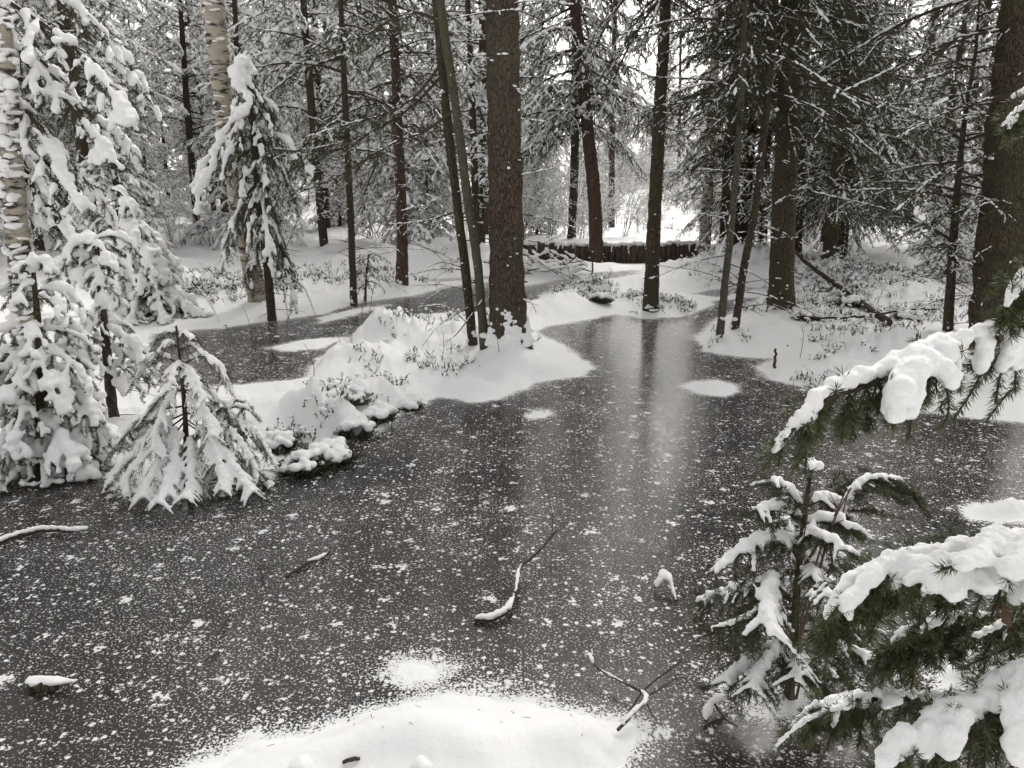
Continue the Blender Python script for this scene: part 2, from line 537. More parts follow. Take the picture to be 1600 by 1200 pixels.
def terrain(X, Y, detail=True):
    X = np.asarray(X, float); Y = np.asarray(Y, float)
    s = shore(X, Y)
    r = np.sqrt(X * X + Y * Y)
    land = sstep(0.0, .35, s)
    h = np.where(s > 0, 0.022 * sstep(0, .10, s) + .03 * land, np.maximum(s * .25, -.06))
    wx = X + .10 * fbm(X * 3.1, Y * 3.1, 51, 2); wy_ = Y + .10 * fbm(X * 3.1, Y * 3.1, 61, 2)
    hum = np.zeros_like(X)
    for (hx, hy, hh, ra, rb) in HG:
        q = ((wx - hx) / ra) ** 2 + ((wy_ - hy) / rb) ** 2
        hum = hum + hh * np.exp(-q * 1.3)
    h = h + hum * sstep(-.02, .16, s)
    bil = np.abs(fbm(X * 5.5, Y * 5.5, 71, 2)); bil2 = np.abs(fbm(X * 14, Y * 14, 81, 2))
    h = h + sstep(.05, .25, hum) * sstep(.02, .2, s) * sstep(2.6, 4.5, Y) * ((bil - .3) * .20 + (bil2 - .3) * .07)
    n1 = fbm(X * .9, Y * .9, 21, 3); n2 = fbm(X * 3.6, Y * 3.6, 31, 3); n3 = fbm(X * 12, Y * 12, 41, 3)
    rough = sstep(.15, .6, s)
    front = sstep(3.2, 2.2, Y) * sstep(-.5, .5, 1.5 - np.abs(X + .2))
    h = h + rough * (n1 * .05 + np.abs(n2) * .055 * (1 - .7 * front)) + land * n3 * .013 * (1 - .75 * front)
    h = h + rough * sstep(9, 16, r) * (np.abs(n1) * .22 + .03 * n2)
    h = h + np.maximum(r - 15, 0) * .028 * sstep(10, 20, Y) + sstep(45, 200, r) * 3
    # terrace held by the log wall
    wy = np.interp(X, WALL[:, 0], WALL[:, 1])
    inx = sstep(WALL[0, 0] - .5, WALL[0, 0] + .1, X) * sstep(WALL[-1, 0] + .6, WALL[-1, 0] - .05, X)
    b = inx * sstep(.02, .10, Y - wy)
    h = h * (1 - b) + b * np.maximum(h, .30 + .04 * n1 + .02 * n2)
    fr = inx * sstep(-.9, -.1, Y - wy) * (1 - sstep(.02, .10, Y - wy))
    h = h * (1 - fr) + fr * np.minimum(h, .012)
    return h


def hz(x, y):
    return float(terrain(np.array([x]), np.array([y]))[0])


def GT(px, py):
    """ground point under a pixel, on the terrain"""
    z = 0.0
    for _ in range(4):
        p = G(px, py, z); z = hz(p[0], p[1])
    p[2] = z
    return p


def polar(r0, r1, nr, fine, nf, nc):
    th = np.concatenate([np.linspace(-fine, fine, nf), np.linspace(fine, 360 - fine, nc + 2)[1:-1]])
    th = np.radians(th)
    r = np.exp(np.linspace(math.log(r0), math.log(r1), nr))
    X = r[:, None] * np.sin(th)[None]; Y = r[:, None] * np.cos(th)[None]
    m, n_ = X.shape
    idx = np.arange(m * n_).reshape(m, n_)
    q = np.stack([idx[:-1], np.roll(idx, -1, 1)[:-1], np.roll(idx, -1, 1)[1:], idx[1:]], -1).reshape(-1, 4)
    j = np.arange(n_)
    cen = np.stack([np.full(n_, m * n_), np.roll(j, -1), j], 1)
    return np.append(X.ravel(), 0), np.append(Y.ravel(), 0), q[:, ::-1], cen


X, Y, q, cen = polar(.6, 420, 620, 40, 560, 90)
Z = terrain(X, Y)
mb = MB(); mb.add(np.stack([X, Y, Z], 1), [q, cen])
tag(mb.build('snow_ground', M['ground_snow']), kind='structure')

# ice sheet, with the amount of lying snow stored per point
X, Y, q, cen = polar(.6, 26, 420, 42, 480, 60)
S = shore(X, Y)
mb = MB(); mb.add(np.stack([X, Y, np.zeros_like(X)], 1), [q, cen])
ice = mb.mesh('pond_ice')
near = sstep(3.4, 2.2, np.hypot(X, Y))
cover = np.exp(np.minimum(S, 0) / (.028 + .022 * near + .02 * sstep(4, 9, np.hypot(X, Y))))
patch = sstep(.25, .75, fbm(X * .55, Y * .55, 77, 3) * .5 + .5)
# thin drifted snow on the far arms
drift = sstep(9.5, 12.5, np.hypot(X, Y)) * .35
a = ice.attributes.new('cover', 'FLOAT', 'POINT'); a.data.foreach_set('value', np.clip(cover * .9 + drift, 0, 1).astype(np.float32))

n = NT('frosty_ice')
at = n.new('ShaderNodeAttribute'); at.attribute_name = 'cover'; cov = at.outputs['Fac']
v = n.coords()
dens = n.math('ADD', n.math('MULTIPLY', n.math('SUBTRACT', n.noise(v, 1.1, 3, .6), .5), .30), n.math('MULTIPLY', n.math('SUBTRACT', n.noise(v, 6, 3, .6), .5), .22))
dens = n.math('ADD', n.math('ADD', dens, .07), n.math('MULTIPLY', cov, .55))
# fine flecks
f1 = n.noise(v, 120, 2, .6, .3)
f1 = n.ramp(n.math('ADD', f1, n.math('MULTIPLY', dens, .55)), [(.635, 0.0), (.70, 1.0)])
# grains
vo = n.new('ShaderNodeTexVoronoi'); vo.inputs['Scale'].default_value = 48; vo.inputs['Randomness'].default_value = 1; n.l(v, vo.inputs['Vector'])
sep = n.new('ShaderNodeSeparateColor'); n.l(vo.outputs['Color'], sep.inputs[0])
thr = n.math('ADD', n.math('MULTIPLY', n.math('POWER', sep.outputs[0], 2.0), .56), n.math('ADD', n.math('MULTIPLY', dens, .7), -.10))
f2 = n.math('MULTIPLY', n.math('SUBTRACT', thr, vo.outputs['Distance']), 9, True)
# clumps
v2 = n.new('ShaderNodeTexVoronoi'); v2.inputs['Scale'].default_value = 12; v2.inputs['Randomness'].default_value = 1
wv = n.new('ShaderNodeVectorMath'); wv.operation = 'ADD'
nz = n.new('ShaderNodeTexNoise'); nz.inputs['Scale'].default_value = 48; nz.inputs['Detail'].default_value = 4; n.l(v, nz.inputs['Vector'])
wsc = n.new('ShaderNodeVectorMath'); wsc.operation = 'SCALE'; wsc.inputs['Scale'].default_value = .12
n.l(nz.outputs['Color'], wsc.inputs[0]); n.l(v, wv.inputs[0]); n.l(wsc.outputs[0], wv.inputs[1]); n.l(wv.outputs[0], v2.inputs['Vector'])
wf = n.new('ShaderNodeVectorMath'); wf.operation = 'ADD'; nf = n.new('ShaderNodeTexNoise'); nf.inputs['Scale'].default_value = 130; nf.inputs['Detail'].default_value = 2; n.l(v, nf.inputs['Vector'])
wfs = n.new('ShaderNodeVectorMath'); wfs.operation = 'SCALE'; wfs.inputs['Scale'].default_value = .022; n.l(nf.outputs['Color'], wfs.inputs[0]); n.l(v, wf.inputs[0]); n.l(wfs.outputs[0], wf.inputs[1]); n.l(wf.outputs[0], vo.inputs['Vector'])
sep2 = n.new('ShaderNodeSeparateColor'); n.l(v2.outputs['Color'], sep2.inputs[0])
thr2 = n.math('ADD', n.math('MULTIPLY', n.math('POWER', sep2.outputs[1], 2.2), .42), n.math('ADD', n.math('MULTIPLY', dens, .5), -.06))
f3 = n.math('MULTIPLY', n.math('SUBTRACT', thr2, v2.outputs['Distance']), 9, True)
full = n.math('MULTIPLY', n.math('SUBTRACT', cov, .82), 8, True)
fac = n.math('MAXIMUM', n.math('MAXIMUM', f1, f2), n.math('MAXIMUM', f3, full))
fac = n.math('MULTIPLY', fac, .93)
brown = n.noise(v, .55, 3, .5)
icol = n.mix(n.ramp(brown, [(.4, 0.0), (.65, 1.0)]), (.018, .016, .0155), (.038, .025, .018))
frost = n.math('MULTIPLY', n.ramp(n.noise(v, .8, 4, .6), [(.42, .0), (.75, 1.0)]), .06)
frost = n.math('ADD', frost, n.math('MULTIPLY', n.ramp(n.noise(v, 260, 2, .6), [(.45, .0), (.65, 1.0)]), .035))
icol = n.mix(frost, icol, (.55, .54, .53))
bi = n.bsdf(icol, n.ramp(n.noise(v, 14, 3), [(.3, .13), (.7, .26)]), n.bump(n.noise(v, 30, 3), .06, .01), .5, out=False)
bi.inputs['IOR'].default_value = 1.33
bs = n.bsdf((.82, .82, .82), .7, n.bump(fac, .6, .006), .3, out=False)
mx = n.n.new('ShaderNodeMixShader'); n.l(fac, mx.inputs[0]); n.l(bi.outputs[0], mx.inputs[1]); n.l(bs.outputs[0], mx.inputs[2])
n.l(mx.outputs[0], n.out.inputs['Surface'])
ice.materials.append(n.m)
tag(link('frozen_pond', ice), kind='structure')

# ------------------------------------------------------------------ conifers
UP = np.array([0, 0, 1.0])


class Segs:
    def __init__(self): self.a = []; self.b = []; self.r = []; self.q = []

    def add(self, a, b, r, q=None):
        a = np.asarray(a, float).reshape(-1, 3); b = np.asarray(b, float).reshape(-1, 3)
        self.a.append(a); self.b.append(b); self.r.append(np.broadcast_to(r, (len(a),)).astype(float))
        self.q.append(np.broadcast_to(r if q is None else q, (len(a),)).astype(float))

    def get(self):
        if not self.a: return np.zeros((0, 3)), np.zeros((0, 3)), np.zeros(0), np.zeros(0)
        return np.concatenate(self.a), np.concatenate(self.b), np.concatenate(self.r), np.concatenate(self.q)


def bough(S, rng, p0, az, L, p=8, droop=45, lift=15, rb=.012, tw=.07, twl=.4, hang=.6, shoot=.06, shl=.10, snow=.02, sp=(.9, .6, .35),
          start=.15, n=9, bare=False, wig=.06):
    """one bough: axis, side twigs, hanging shoots. S = dict of Segs: wood, green, snow"""
    s = np.linspace(0, 1, n)
    pit = np.radians(p - droop * s ** .9 + lift * np.maximum(0, s - .65) / .35)
    azs = az + wig * np.cumsum(rng.normal(size=n)) * .6
    D = np.stack([np.cos(pit) * np.sin(azs), np.cos(pit) * np.cos(azs), np.sin(pit)], 1)
    P = np.concatenate([[p0], p0 + np.cumsum(D[:-1] * L / (n - 1), 0)])
    r = rb * (1 - .82 * s)
    S['wood'].add(P[:-1], P[1:], r[:-1], r[1:])
    if bare:
        k = max(1, int(L / tw)); t = start + (1 - start) * rng.random(k)
    else:
        k = max(3, int(L * (1 - start) / tw)); t = start + (1 - start) * (np.arange(k) + rng.random(k)) / k
        g = s[:-1] > start
        S['green'].add(P[:-1][g], P[1:][g], 1.0)
    if snow > 0:
        g = (rng.random(n - 1) < sp[0]) & (s[:-1] > start * .5)
        S['snow'].add(P[:-1][g], P[1:][g], snow * (.7 + .7 * rng.random(g.sum())))
    fi = t * (n - 1); i0 = np.minimum(fi.astype(int), n - 2); ft = (fi - i0)[:, None]
    B = P[i0] * (1 - ft) + P[i0 + 1] * ft
    T = D[i0]
    side = nrm(np.cross(T, UP)) * np.where(np.arange(k) % 2, 1, -1)[:, None]
    d = nrm(T * (.45 + .3 * rng.random((k, 1))) + side * (.55 + .35 * rng.random((k, 1))) + UP * (-hang * .45 + .2 * rng.normal(size=(k, 1))))
    l = (twl * L * (1 - t) ** .7 * np.minimum(1, t * 3 + .2) + .05) * (.6 + .6 * rng.random(k))
    l = l[:, None]
    m = B + d * l * .5
    d2 = nrm(d - UP * hang * (.6 + .6 * rng.random((k, 1))))
    e = m + d2 * l * .5
    rt = (rb * .35 * (1 - t * .6))
    S['wood'].add(B, m, rt, rt * .7); S['wood'].add(m, e, rt * .7, rt * .4)
    if not bare:
        S['green'].add(B, m, 1.0); S['green'].add(m, e, 1.0)
    if snow > 0:
        for (a, b, f) in ((B, m, 1.0), (m, e, .8)):
            g = rng.random(k) < sp[1]
            S['snow'].add(a[g], b[g], snow * f * .75 * (.6 + .8 * rng.random(g.sum())))
    if shoot:
        cnt = np.maximum(1, (l[:, 0] / shoot).astype(int)); i = np.repeat(np.arange(k), cnt); N = len(i)
        u = rng.random((N, 1))
        b0 = np.where(u < .5, B[i] + (m[i] - B[i]) * u * 2, m[i] + (e[i] - m[i]) * (u - .5) * 2)
        sd = nrm(np.cross(d[i], UP)) * rng.choice([-1, 1], (N, 1))
        ds = nrm(d[i] * .55 + sd * (.3 + .5 * rng.random((N, 1))) - UP * hang * (.3 + 1.0 * rng.random((N, 1))))
        ls = shl * (.5 + .8 * rng.random((N, 1))) * np.minimum(1, .4 + l[i] / .3)
        e0 = b0 + ds * ls
        S['wood'].add(b0, e0, rt[i] * .4, rt[i] * .3)
        if not bare: S['green'].add(b0, e0, 1.0)
        if snow > 0:
            g = rng.random(N) < sp[2]
            S['snow'].add(b0[g], e0[g], snow * .55 * (.6 + .8 * rng.random(g.sum())))
    return P


def new_S(): return {'wood': Segs(), 'green': Segs(), 'snow': Segs()}


def finish(S, t, rng, nd=(130, .028, .006), nmat='needle', smat='snow', wn=3, quad=False, wmat='twig', heavy=None, spread=50, nshoot=1):
    """turn collected segments into the child meshes branches, foliage and snow of thing t"""
    a, b, r, q = S['wood'].get()
    mb = MB()
    if len(a):
        T = nrm(b - a); X = nrm(np.cross(T, np.where(np.abs(T[:, 2:3]) > .8, np.array([[1., 0, 0]]), UP[None])))
        prisms(mb, a, b, r, q, wn)
        mb.build('branches', M[wmat], t)
    a, b, r, q = S['green'].get()
    if len(a):
        mb = MB(); needles(mb, a, b, nd[0], nd[1], nd[2], rng, spread, quad)
        mb.build('foliage', M[nmat], t, False)
    a, b, r, q = S['snow'].get()
    if len(a):
        if heavy:
            Cn, rr = seg_balls(a, b, r, rng, heavy.get('lift', .7))
            fused('snow', Cn, rr, heavy['voxel'], M[smat], t, rng, heavy.get('sq', .85), heavy.get('smooth', 3), heavy.get('disp', .01), heavy.get('dsize', .05))
        else:
            a, b, r = crumble(a, b, r, rng, 1.1 if smat == 'snow' else .45)
            mb = MB(); spindles(mb, a, b, r, rng)
            mb.build('snow', M[smat], t)


def crumble(a, b, r, rng, steep=1.1):
    """lying snow breaks into short lumps and does not hold on steep twigs"""
    T = nrm(b - a); g = rng.random(len(a)) < 1.15 - np.abs(T[:, 2]) ** 2 * steep
    a, b, r = a[g], b[g], r[g]
    L = np.linalg.norm(b - a, axis=1); k = np.clip((L / (r * 4.2)).astype(int), 1, 5)
    i = np.repeat(np.arange(len(a)), k); off = np.concatenate([[0], np.cumsum(k)[:-1]]) if len(k) else np.zeros(0, int)
    j = np.arange(len(i)) - off[i]
    u0 = ((j - .15 + .2 * rng.random(len(i))) / k[i])[:, None]; u1 = ((j + 1.1 - .35 * rng.random(len(i))) / k[i])[:, None]
    A2 = a[i] + (b - a)[i] * u0; B2 = a[i] + (b - a)[i] * u1
    r2 = r[i] * (.55 + .75 * rng.random(len(i)))
    A2 = A2 + rng.normal(size=A2.shape) * r2[:, None] * .25; B2 = B2 + rng.normal(size=B2.shape) * r2[:, None] * .25
    g = rng.random(len(i)) < .86
    return A2[g], B2[g], r2[g]


def seg_balls(a, b, r, rng, lift=.7):
    L = np.linalg.norm(b - a, axis=1)
    cnt = np.maximum(2, (L / (r * .55)).astype(int) + 1)
    i = np.repeat(np.arange(len(a)), cnt)
    off = np.concatenate([[0], np.cumsum(cnt)[:-1]])
    u = ((np.arange(len(i)) - off[i]) / np.maximum(1, cnt[i] - 1))[:, None]
    rr = r[i] * (.72 + .5 * rng.random(len(i))) * np.clip(.95 + .35 * np.sin(np.arange(len(i)) * .37 + 5 * rng.random()), .6, 1.3)
    C = a[i] * (1 - u) + b[i] * u + UP * (rr * lift)[:, None] + rng.normal(size=(len(i), 3)) * (rr * .12)[:, None]
    g = rng.random(len(C)) < .96
    return C[g], rr[g]


def trunk_pts(px, wpx, H=None, zoff=0.0):
    """axis points and radii of a trunk seen along photo pixels px (base first); continued up to height H"""
    b = GT(*px[0]); Yd = b[1]
    P = [b + np.array([0, 0, -.08])] + [A(x, y, Yd) for x, y in px[1:]]
    P = np.array(P)
    dist = math.hypot(b[0], b[1])
    r = np.interp(np.linspace(0, 1, len(P)), np.linspace(0, 1, len(wpx)), np.array(wpx)) / F * dist / 2
    if H:
        d = nrm(P[-1] - P[-3 if len(P) > 2 else -2]); d = nrm(d * np.array([.6, .6, 1]))
        if P[-1][2] < H:
            k = 4
            e = P[-1] + d * ((H - P[-1][2]) / d[2])
            r = np.concatenate([r, r[-1] * np.linspace(1, .12, k + 1)[1:]])
            P = np.concatenate([P, np.array([P[-1] * (1 - u) + e * u for u in np.linspace(0, 1, k + 1)[1:]])])
    return P, r, b


def axis_at(P, z):
    return np.array([np.interp(z, P[:, 2], P[:, 0]), np.interp(z, P[:, 2], P[:, 1]), z])


def make_trunk(t, P, r, mat, n=16, flare=.5, seed=1, fine=.10):
    N = max(20, int((P[-1][2] - P[0][2]) / fine))
    N = min(N, 120)
    Q = resample(P, N); d = np.linspace(0, 1, len(P))
    u = (Q[:, 2] - P[0, 2]) / max(1e-6, P[-1, 2] - P[0, 2])
    rr = np.interp(Q[:, 2], P[:, 2], r)
    z = Q[:, 2] - P[0, 2]
    rr = rr * (1 + flare * np.exp(-z / .16) + .12 * flare * np.exp(-z / .7))
    mb = MB(); tube(mb, Q, rr, n, .09, seed)
    return mb.build('trunk', M[mat], t), Q, rr


def trunk_snow(t, Q, rr, rng, n=50, zmax=4, size=(.006, .02), base=0, extra=None):
    """flecks of snow caught in the bark, plus a collar at the foot"""
    mb = MB()
    z = Q[0, 2] + .1 + (zmax * rng.random(n) ** 1.6)
    a = rng.random(n) * 2 * PI
    C = np.stack([np.interp(z, Q[:, 2], Q[:, 0]), np.interp(z, Q[:, 2], Q[:, 1]), z], 1)
    R_ = np.interp(z, Q[:, 2], rr)
    C[:, 0] += np.cos(a) * R_; C[:, 1] += np.sin(a) * R_
    blobs(mb, C, size[0] + (size[1] - size[0]) * rng.random(n) ** 2, rng, .8, ICO1, .3)
    if base and base < 40:
        m = base; a = rng.random(m) * 2 * PI; z = Q[0, 2] + .08 + rng.random(m) ** 2 * .28
        R_ = np.interp(z, Q[:, 2], rr)
        C = np.stack([np.interp(z, Q[:, 2], Q[:, 0]) + np.cos(a) * R_, np.interp(z, Q[:, 2], Q[:, 1]) + np.sin(a) * R_, z], 1)
        blobs(mb, C, .012 + .025 * rng.random(m) * (1 - (z - Q[0, 2]) / .6), rng, .7, ICO2, .3)
    if extra is not None:
        spindles(mb, *crumble(*extra, rng), rng)
    mb.build('snow', M['snow'], t)
    if base >= 40:
        m = base * 12; a = rng.random(m) * 2 * PI; z = Q[0, 2] + .06 + rng.random(m) ** 1.8 * .36
        keep = fbm(a * 1.9 + 5, z * 9, 3, 3) > -.12 + (z - Q[0, 2] - .1) * 1.3
        a, z = a[keep], z[keep]; R_ = np.interp(z, Q[:, 2], rr)
        C = np.stack([np.interp(z, Q[:, 2], Q[:, 0]) + np.cos(a) * R_, np.interp(z, Q[:, 2], Q[:, 1]) + np.sin(a) * R_, z], 1)
        fused('foot_snow', C, .014 + .018 * rng.random(len(a)) * np.clip(1.3 - (z - Q[0, 2]) * 2.5, .3, 1), .007, M['snow'], t, rng, .8, 2, .008, .03)


def spruce(px, wpx, H, label, seed, bark='spruce', crown=(2.0, 9.0, 1.6), snow=.02, sp=(.8, .5, .3), pitch=0, droop=40, lift=20, whorl=.3, nb=5,
           stubs=30, dead=(0, 0, 0), nd=(300, .024, .0042), flare=.5, sides=16, name='spruce_tree', cat='spruce tree', group=None, tw=.085, azr=None,
           hang=.7, extra=None, nmat='needle', flecks=40, base=12, upper=True, shoot=.07, shl=.11, twl=.4):
    rng = np.random.default_rng(seed)
    P, r, b = trunk_pts(px, wpx, H)
    t = thing(name, b, label, cat, group)
    tr, Q, rr = make_trunk(t, P, r, bark, sides, flare, seed)
    S = new_S()
    z = crown[0]
    while z < min(H - .1, crown[1]):
        f = (H - z) / max(.1, H - crown[0])
        for k in range(rng.poisson(nb) if nb < 3 else nb):
            az = rng.random() * 2 * PI if azr is None else R(azr[0] + (azr[1] - azr[0]) * rng.random())
            L = crown[2] * max(.12, f) ** .65 * (.6 + .6 * rng.random())
            coarse = z > 5.2
            bough(S, rng, axis_at(P, z + rng.normal() * .08), az, L, pitch + 12 * rng.normal(), droop * (.8 + .4 * rng.random()), lift,
                  .008 + .008 * L, tw * (1.7 if coarse else 1), twl, hang, shoot * (2 if coarse else 1), shl * (1.5 if coarse else 1),
                  snow * (.7 + .6 * rng.random()), sp, .12)
        z += whorl * (.7 + .6 * rng.random()) * (1.5 if z > 5.2 else 1)
    for f in (extra or []): f(S, rng, P, Q, rr)
    # dead lower twigs: count, z range
    for _ in range(dead[0]):
        zz = dead[1] + (dead[2] - dead[1]) * rng.random()
        az = rng.random() * 2 * PI
        o = axis_at(P, zz)
        bough(S, rng, o, az, .25 + .75 * rng.random() ** 1.5, 5 + 14 * rng.normal(), 18 + 20 * rng.random(), 15, .006, .11, .35, .3, 0, .08, .009, (.6, .35, .2), .15, 7, True, .12)
    # short stubs on the trunk
    for _ in range(stubs):
        zz = P[0, 2] + .3 + rng.random() * 4
        az = rng.random() * 2 * PI; o = axis_at(P, zz); rr0 = np.interp(zz, Q[:, 2], rr)
        d = nrm(np.array([math.sin(az), math.cos(az), .1 + .3 * rng.normal()]))
        l = rr0 + .015 + .04 * rng.random()
        S['wood'].add(o + d * rr0 * .8, o + d * l, .010, .006)
        if rng.random() < .35: S['snow'].add(o + d * (rr0 + .005), o + d * l, .010)
    a, bb, rs, _ = S['snow'].get()
    S['snow'] = Segs()
    finish(S, t, rng, nd, nmat)
    trunk_snow(t, Q, rr, rng, flecks, 4, (.004, .014), base, (a, bb, rs) if len(a) else None)
    return t


# main trunks around the pond -------------------------------------------------
def long_boughs(spec):
    """spec: list of lists of photo pixels (start on the trunk) with depth offset, drawn as living boughs"""
    def fn(S, rng, P, Q, rr):
        Y0 = P[0, 1]
        for pts, dy0, dy1, kw in spec:
            k = len(pts)
            W_ = np.array([A(x, y, Y0 + dy0 + (dy1 - dy0) * i / (k - 1)) for i, (x, y) in enumerate(pts)])
            bough_path(S, rng, resample(W_, 12), **kw)
    return fn


def bough_path(S, rng, P, rb=.014, tw=.07, twl=.3, hang=.5, shoot=.06, shl=.09, snow=.012, sp=(.8, .4, .25), start=.2, bare=False, green=None):
    """like bough() along a given path"""
    n = len(P); s = np.linspace(0, 1, n)
    D = nrm(np.gradient(P, axis=0)); L = np.linalg.norm(np.diff(P, axis=0), axis=1).sum()
    r = rb * (1 - .8 * s)
    S['wood'].add(P[:-1], P[1:], r[:-1], r[1:])
    if snow: 
        g = rng.random(n - 1) < sp[0]
        S['snow'].add(P[:-1][g], P[1:][g], snow * (.7 + .6 * rng.random(g.sum())))
    k = max(3, int(L * (1 - start) / tw)); t = start + (1 - start) * (np.arange(k) + rng.random(k)) / k
    fi = t * (n - 1); i0 = np.minimum(fi.astype(int), n - 2); ft = (fi - i0)[:, None]
    B = P[i0] * (1 - ft) + P[i0 + 1] * ft; T = D[i0]
    side = nrm(np.cross(T, UP)) * np.where(np.arange(k) % 2, 1, -1)[:, None]
    d = nrm(T * .6 + side * (.4 + .5 * rng.random((k, 1))) + UP * (-hang * .5 + .25 * rng.normal(size=(k, 1))))
    l = ((twl * L * (1 - t) ** .6 * .8 + .06) * (.6 + .6 * rng.random(k)))[:, None]
    m = B + d * l * .5; d2 = nrm(d - UP * hang * (.4 + .6 * rng.random((k, 1)))); e = m + d2 * l * .5
    rt = rb * .35 * (1 - t * .5)
    S['wood'].add(B, m, rt, rt * .7); S['wood'].add(m, e, rt * .7, rt * .4)
    if not bare: S['green'].add(B, m, 1.); S['green'].add(m, e, 1.)
    if snow:
        g = rng.random(k) < sp[1]; S['snow'].add(B[g], m[g], snow * .7 * (.6 + .8 * rng.random(g.sum())))
        g = rng.random(k) < sp[1]; S['snow'].add(m[g], e[g], snow * .6 * (.6 + .8 * rng.random(g.sum())))
    if shoot:
        cnt = np.maximum(1, (l[:, 0] / shoot).astype(int)); i = np.repeat(np.arange(k), cnt); N = len(i)
        u = rng.random((N, 1)); b0 = np.where(u < .5, B[i] + (m[i] - B[i]) * u * 2, m[i] + (e[i] - m[i]) * (u - .5) * 2)
        sd = nrm(np.cross(d[i], UP)) * rng.choice([-1, 1], (N, 1))
        ds = nrm(d[i] * .6 + sd * (.3 + .5 * rng.random((N, 1))) - UP * hang * rng.random((N, 1)))
        e0 = b0 + ds * shl * (.5 + .8 * rng.random((N, 1)))
        S['wood'].add(b0, e0, rt[i] * .4, rt[i] * .3)
        if not bare: S['green'].add(b0, e0, 1.)
        if snow:
            g = rng.random(N) < sp[2]; S['snow'].add(b0[g], e0[g], snow * .5 * (.6 + .8 * rng.random(g.sum())))


spruce([(795, 548), (792, 400), (788, 200), (784, 0)], [58, 53, 50, 48], 13, 'thick straight spruce trunk with scaly brown bark standing on the snowy islet in the pond', 11,
       crown=(4.6, 12, 2.0), stubs=60, dead=(16, 1.2, 4.2), flare=.30, sides=32, flecks=90, base=70, bark='spruce', nb=4,
       extra=[long_boughs([([(812, 372), (840, 378), (868, 372), (882, 362)], -.05, -.2, dict(bare=True, rb=.007, tw=.5, shoot=0, snow=.012, sp=(1, .3, .2), twl=.1)),
                           ([(806, 275), (835, 270), (870, 262)], -.05, -.3, dict(bare=True, rb=.006, tw=.2, shoot=0, snow=.010, sp=(1, .3, .2), twl=.2)),
                           ([(812, 62), (850, 45), (905, 25)], -.05, -.2, dict(bare=True, rb=.009, tw=.2, shoot=.1, snow=.010, sp=(1, .3, .2), twl=.25)),
                           ([(770, 60), (720, 65), (668, 60)], .0, .3, dict(bare=True, rb=.009, tw=.2, shoot=.1, snow=.010, sp=(1, .3, .2), twl=.25)),
                           ([(770, 205), (720, 212), (670, 225)], .0, .3, dict(bare=True, rb=.008, tw=.25, shoot=0, snow=.010, sp=(1, .3, .2), twl=.2)),
                           ([(818, 468), (832, 476), (838, 490)], -.1, -.3, dict(bare=True, rb=.006, tw=.5, shoot=0, snow=.011, sp=(1, .3, .2), twl=.1))])])
gb = dict(rb=.016, tw=.06, twl=.26, hang=.35, shoot=.05, shl=.09, snow=.008, sp=(.8, .35, .22), start=.3)
spruce([(740, 538), (727, 420), (706, 250), (692, 120), (682, 0)], [14, 14, 13, 12], 9, 'slim dark leaning spruce trunk left of its greenish twin beside the thick trunk', 12,
       bark='spruce_dark', crown=(4.4, 8.5, 1.3), stubs=10, dead=(14, .4, 3.2), flare=.15, sides=14, base=10, flecks=25,
       extra=[long_boughs([([(690, 100), (650, 150), (600, 178), (540, 195), (480, 214)], 0, .6, gb),
                           ([(700, 108), (640, 170), (560, 215), (470, 235), (430, 232)], 0, 1.2, gb),
                           ([(735, 510), (700, 480), (660, 478)], -.05, -.4, dict(bare=True, rb=.006, tw=.1, shoot=.1, snow=.006, twl=.4)),
                           ([(732, 480), (690, 505), (660, 540)], -.05, -.5, dict(bare=True, rb=.006, tw=.1, shoot=.1, snow=.006, twl=.4)),
                           ([(728, 420), (690, 410), (655, 425)], -.05, -.2, dict(bare=True, rb=.006, tw=.1, shoot=.1, snow=.006, twl=.4)),
                           ([(715, 330), (665, 345), (610, 350)], 0, -.2, dict(bare=True, rb=.008, tw=.1, shoot=.1, snow=.008, twl=.3))])])
spruce([(758, 545), (746, 410), (732, 320), (710, 150), (688, 0)], [14, 14, 13, 13], 9, 'slim greenish leaning spruce trunk right of its dark twin beside the thick trunk', 13,
       bark='green_bark', crown=(4.4, 8.5, 1.3), stubs=12, dead=(14, .5, 3.2), flare=.12, sides=14, base=8, flecks=25,
       extra=[long_boughs([([(712, 170), (665, 205), (610, 225), (540, 270), (470, 300), (432, 312)], 0, .8, gb),
                           ([(700, 40), (640, 20), (560, 60), (470, 95)], 0, .5, gb),
                           ([(735, 330), (690, 345), (630, 350), (580, 352)], 0, .2, dict(bare=True, rb=.008, tw=.1, shoot=.09, snow=.008, twl=.3)),
                           ([(725, 240), (770, 235), (820, 215)], .1, .6, dict(bare=True, rb=.008, tw=.1, shoot=.09, snow=.008, twl=.3)),
                           ([(752, 470), (715, 520), (695, 535)], -.05, -.3, dict(bare=True, rb=.008, tw=.2, shoot=0, snow=.007, twl=.2))])])
spruce([(628, 450), (628, 350), (622, 200), (613, 0)], [19, 16, 14, 12], 12, 'reddish brown spruce trunk at the pond edge left of the slim twin trunks', 14,
       bark='pine', crown=(2.2, 11, 1.6), snow=.012, sp=(.8, .4, .25), stubs=20, dead=(30, .6, 2.4), flare=.15, sides=14, nb=4)
spruce([(552, 460), (546, 300), (538, 130), (532, 0)], [11, 10, 9, 7], 9, 'thin dark spruce stem at the pond edge left of the reddish trunk', 15,
       bark='spruce_dark', crown=(2.0, 8.5, 1.2), snow=.014, sp=(.8, .45, .3), stubs=14, dead=(30, .4, 2.2), flare=.12, sides=12, nb=4)
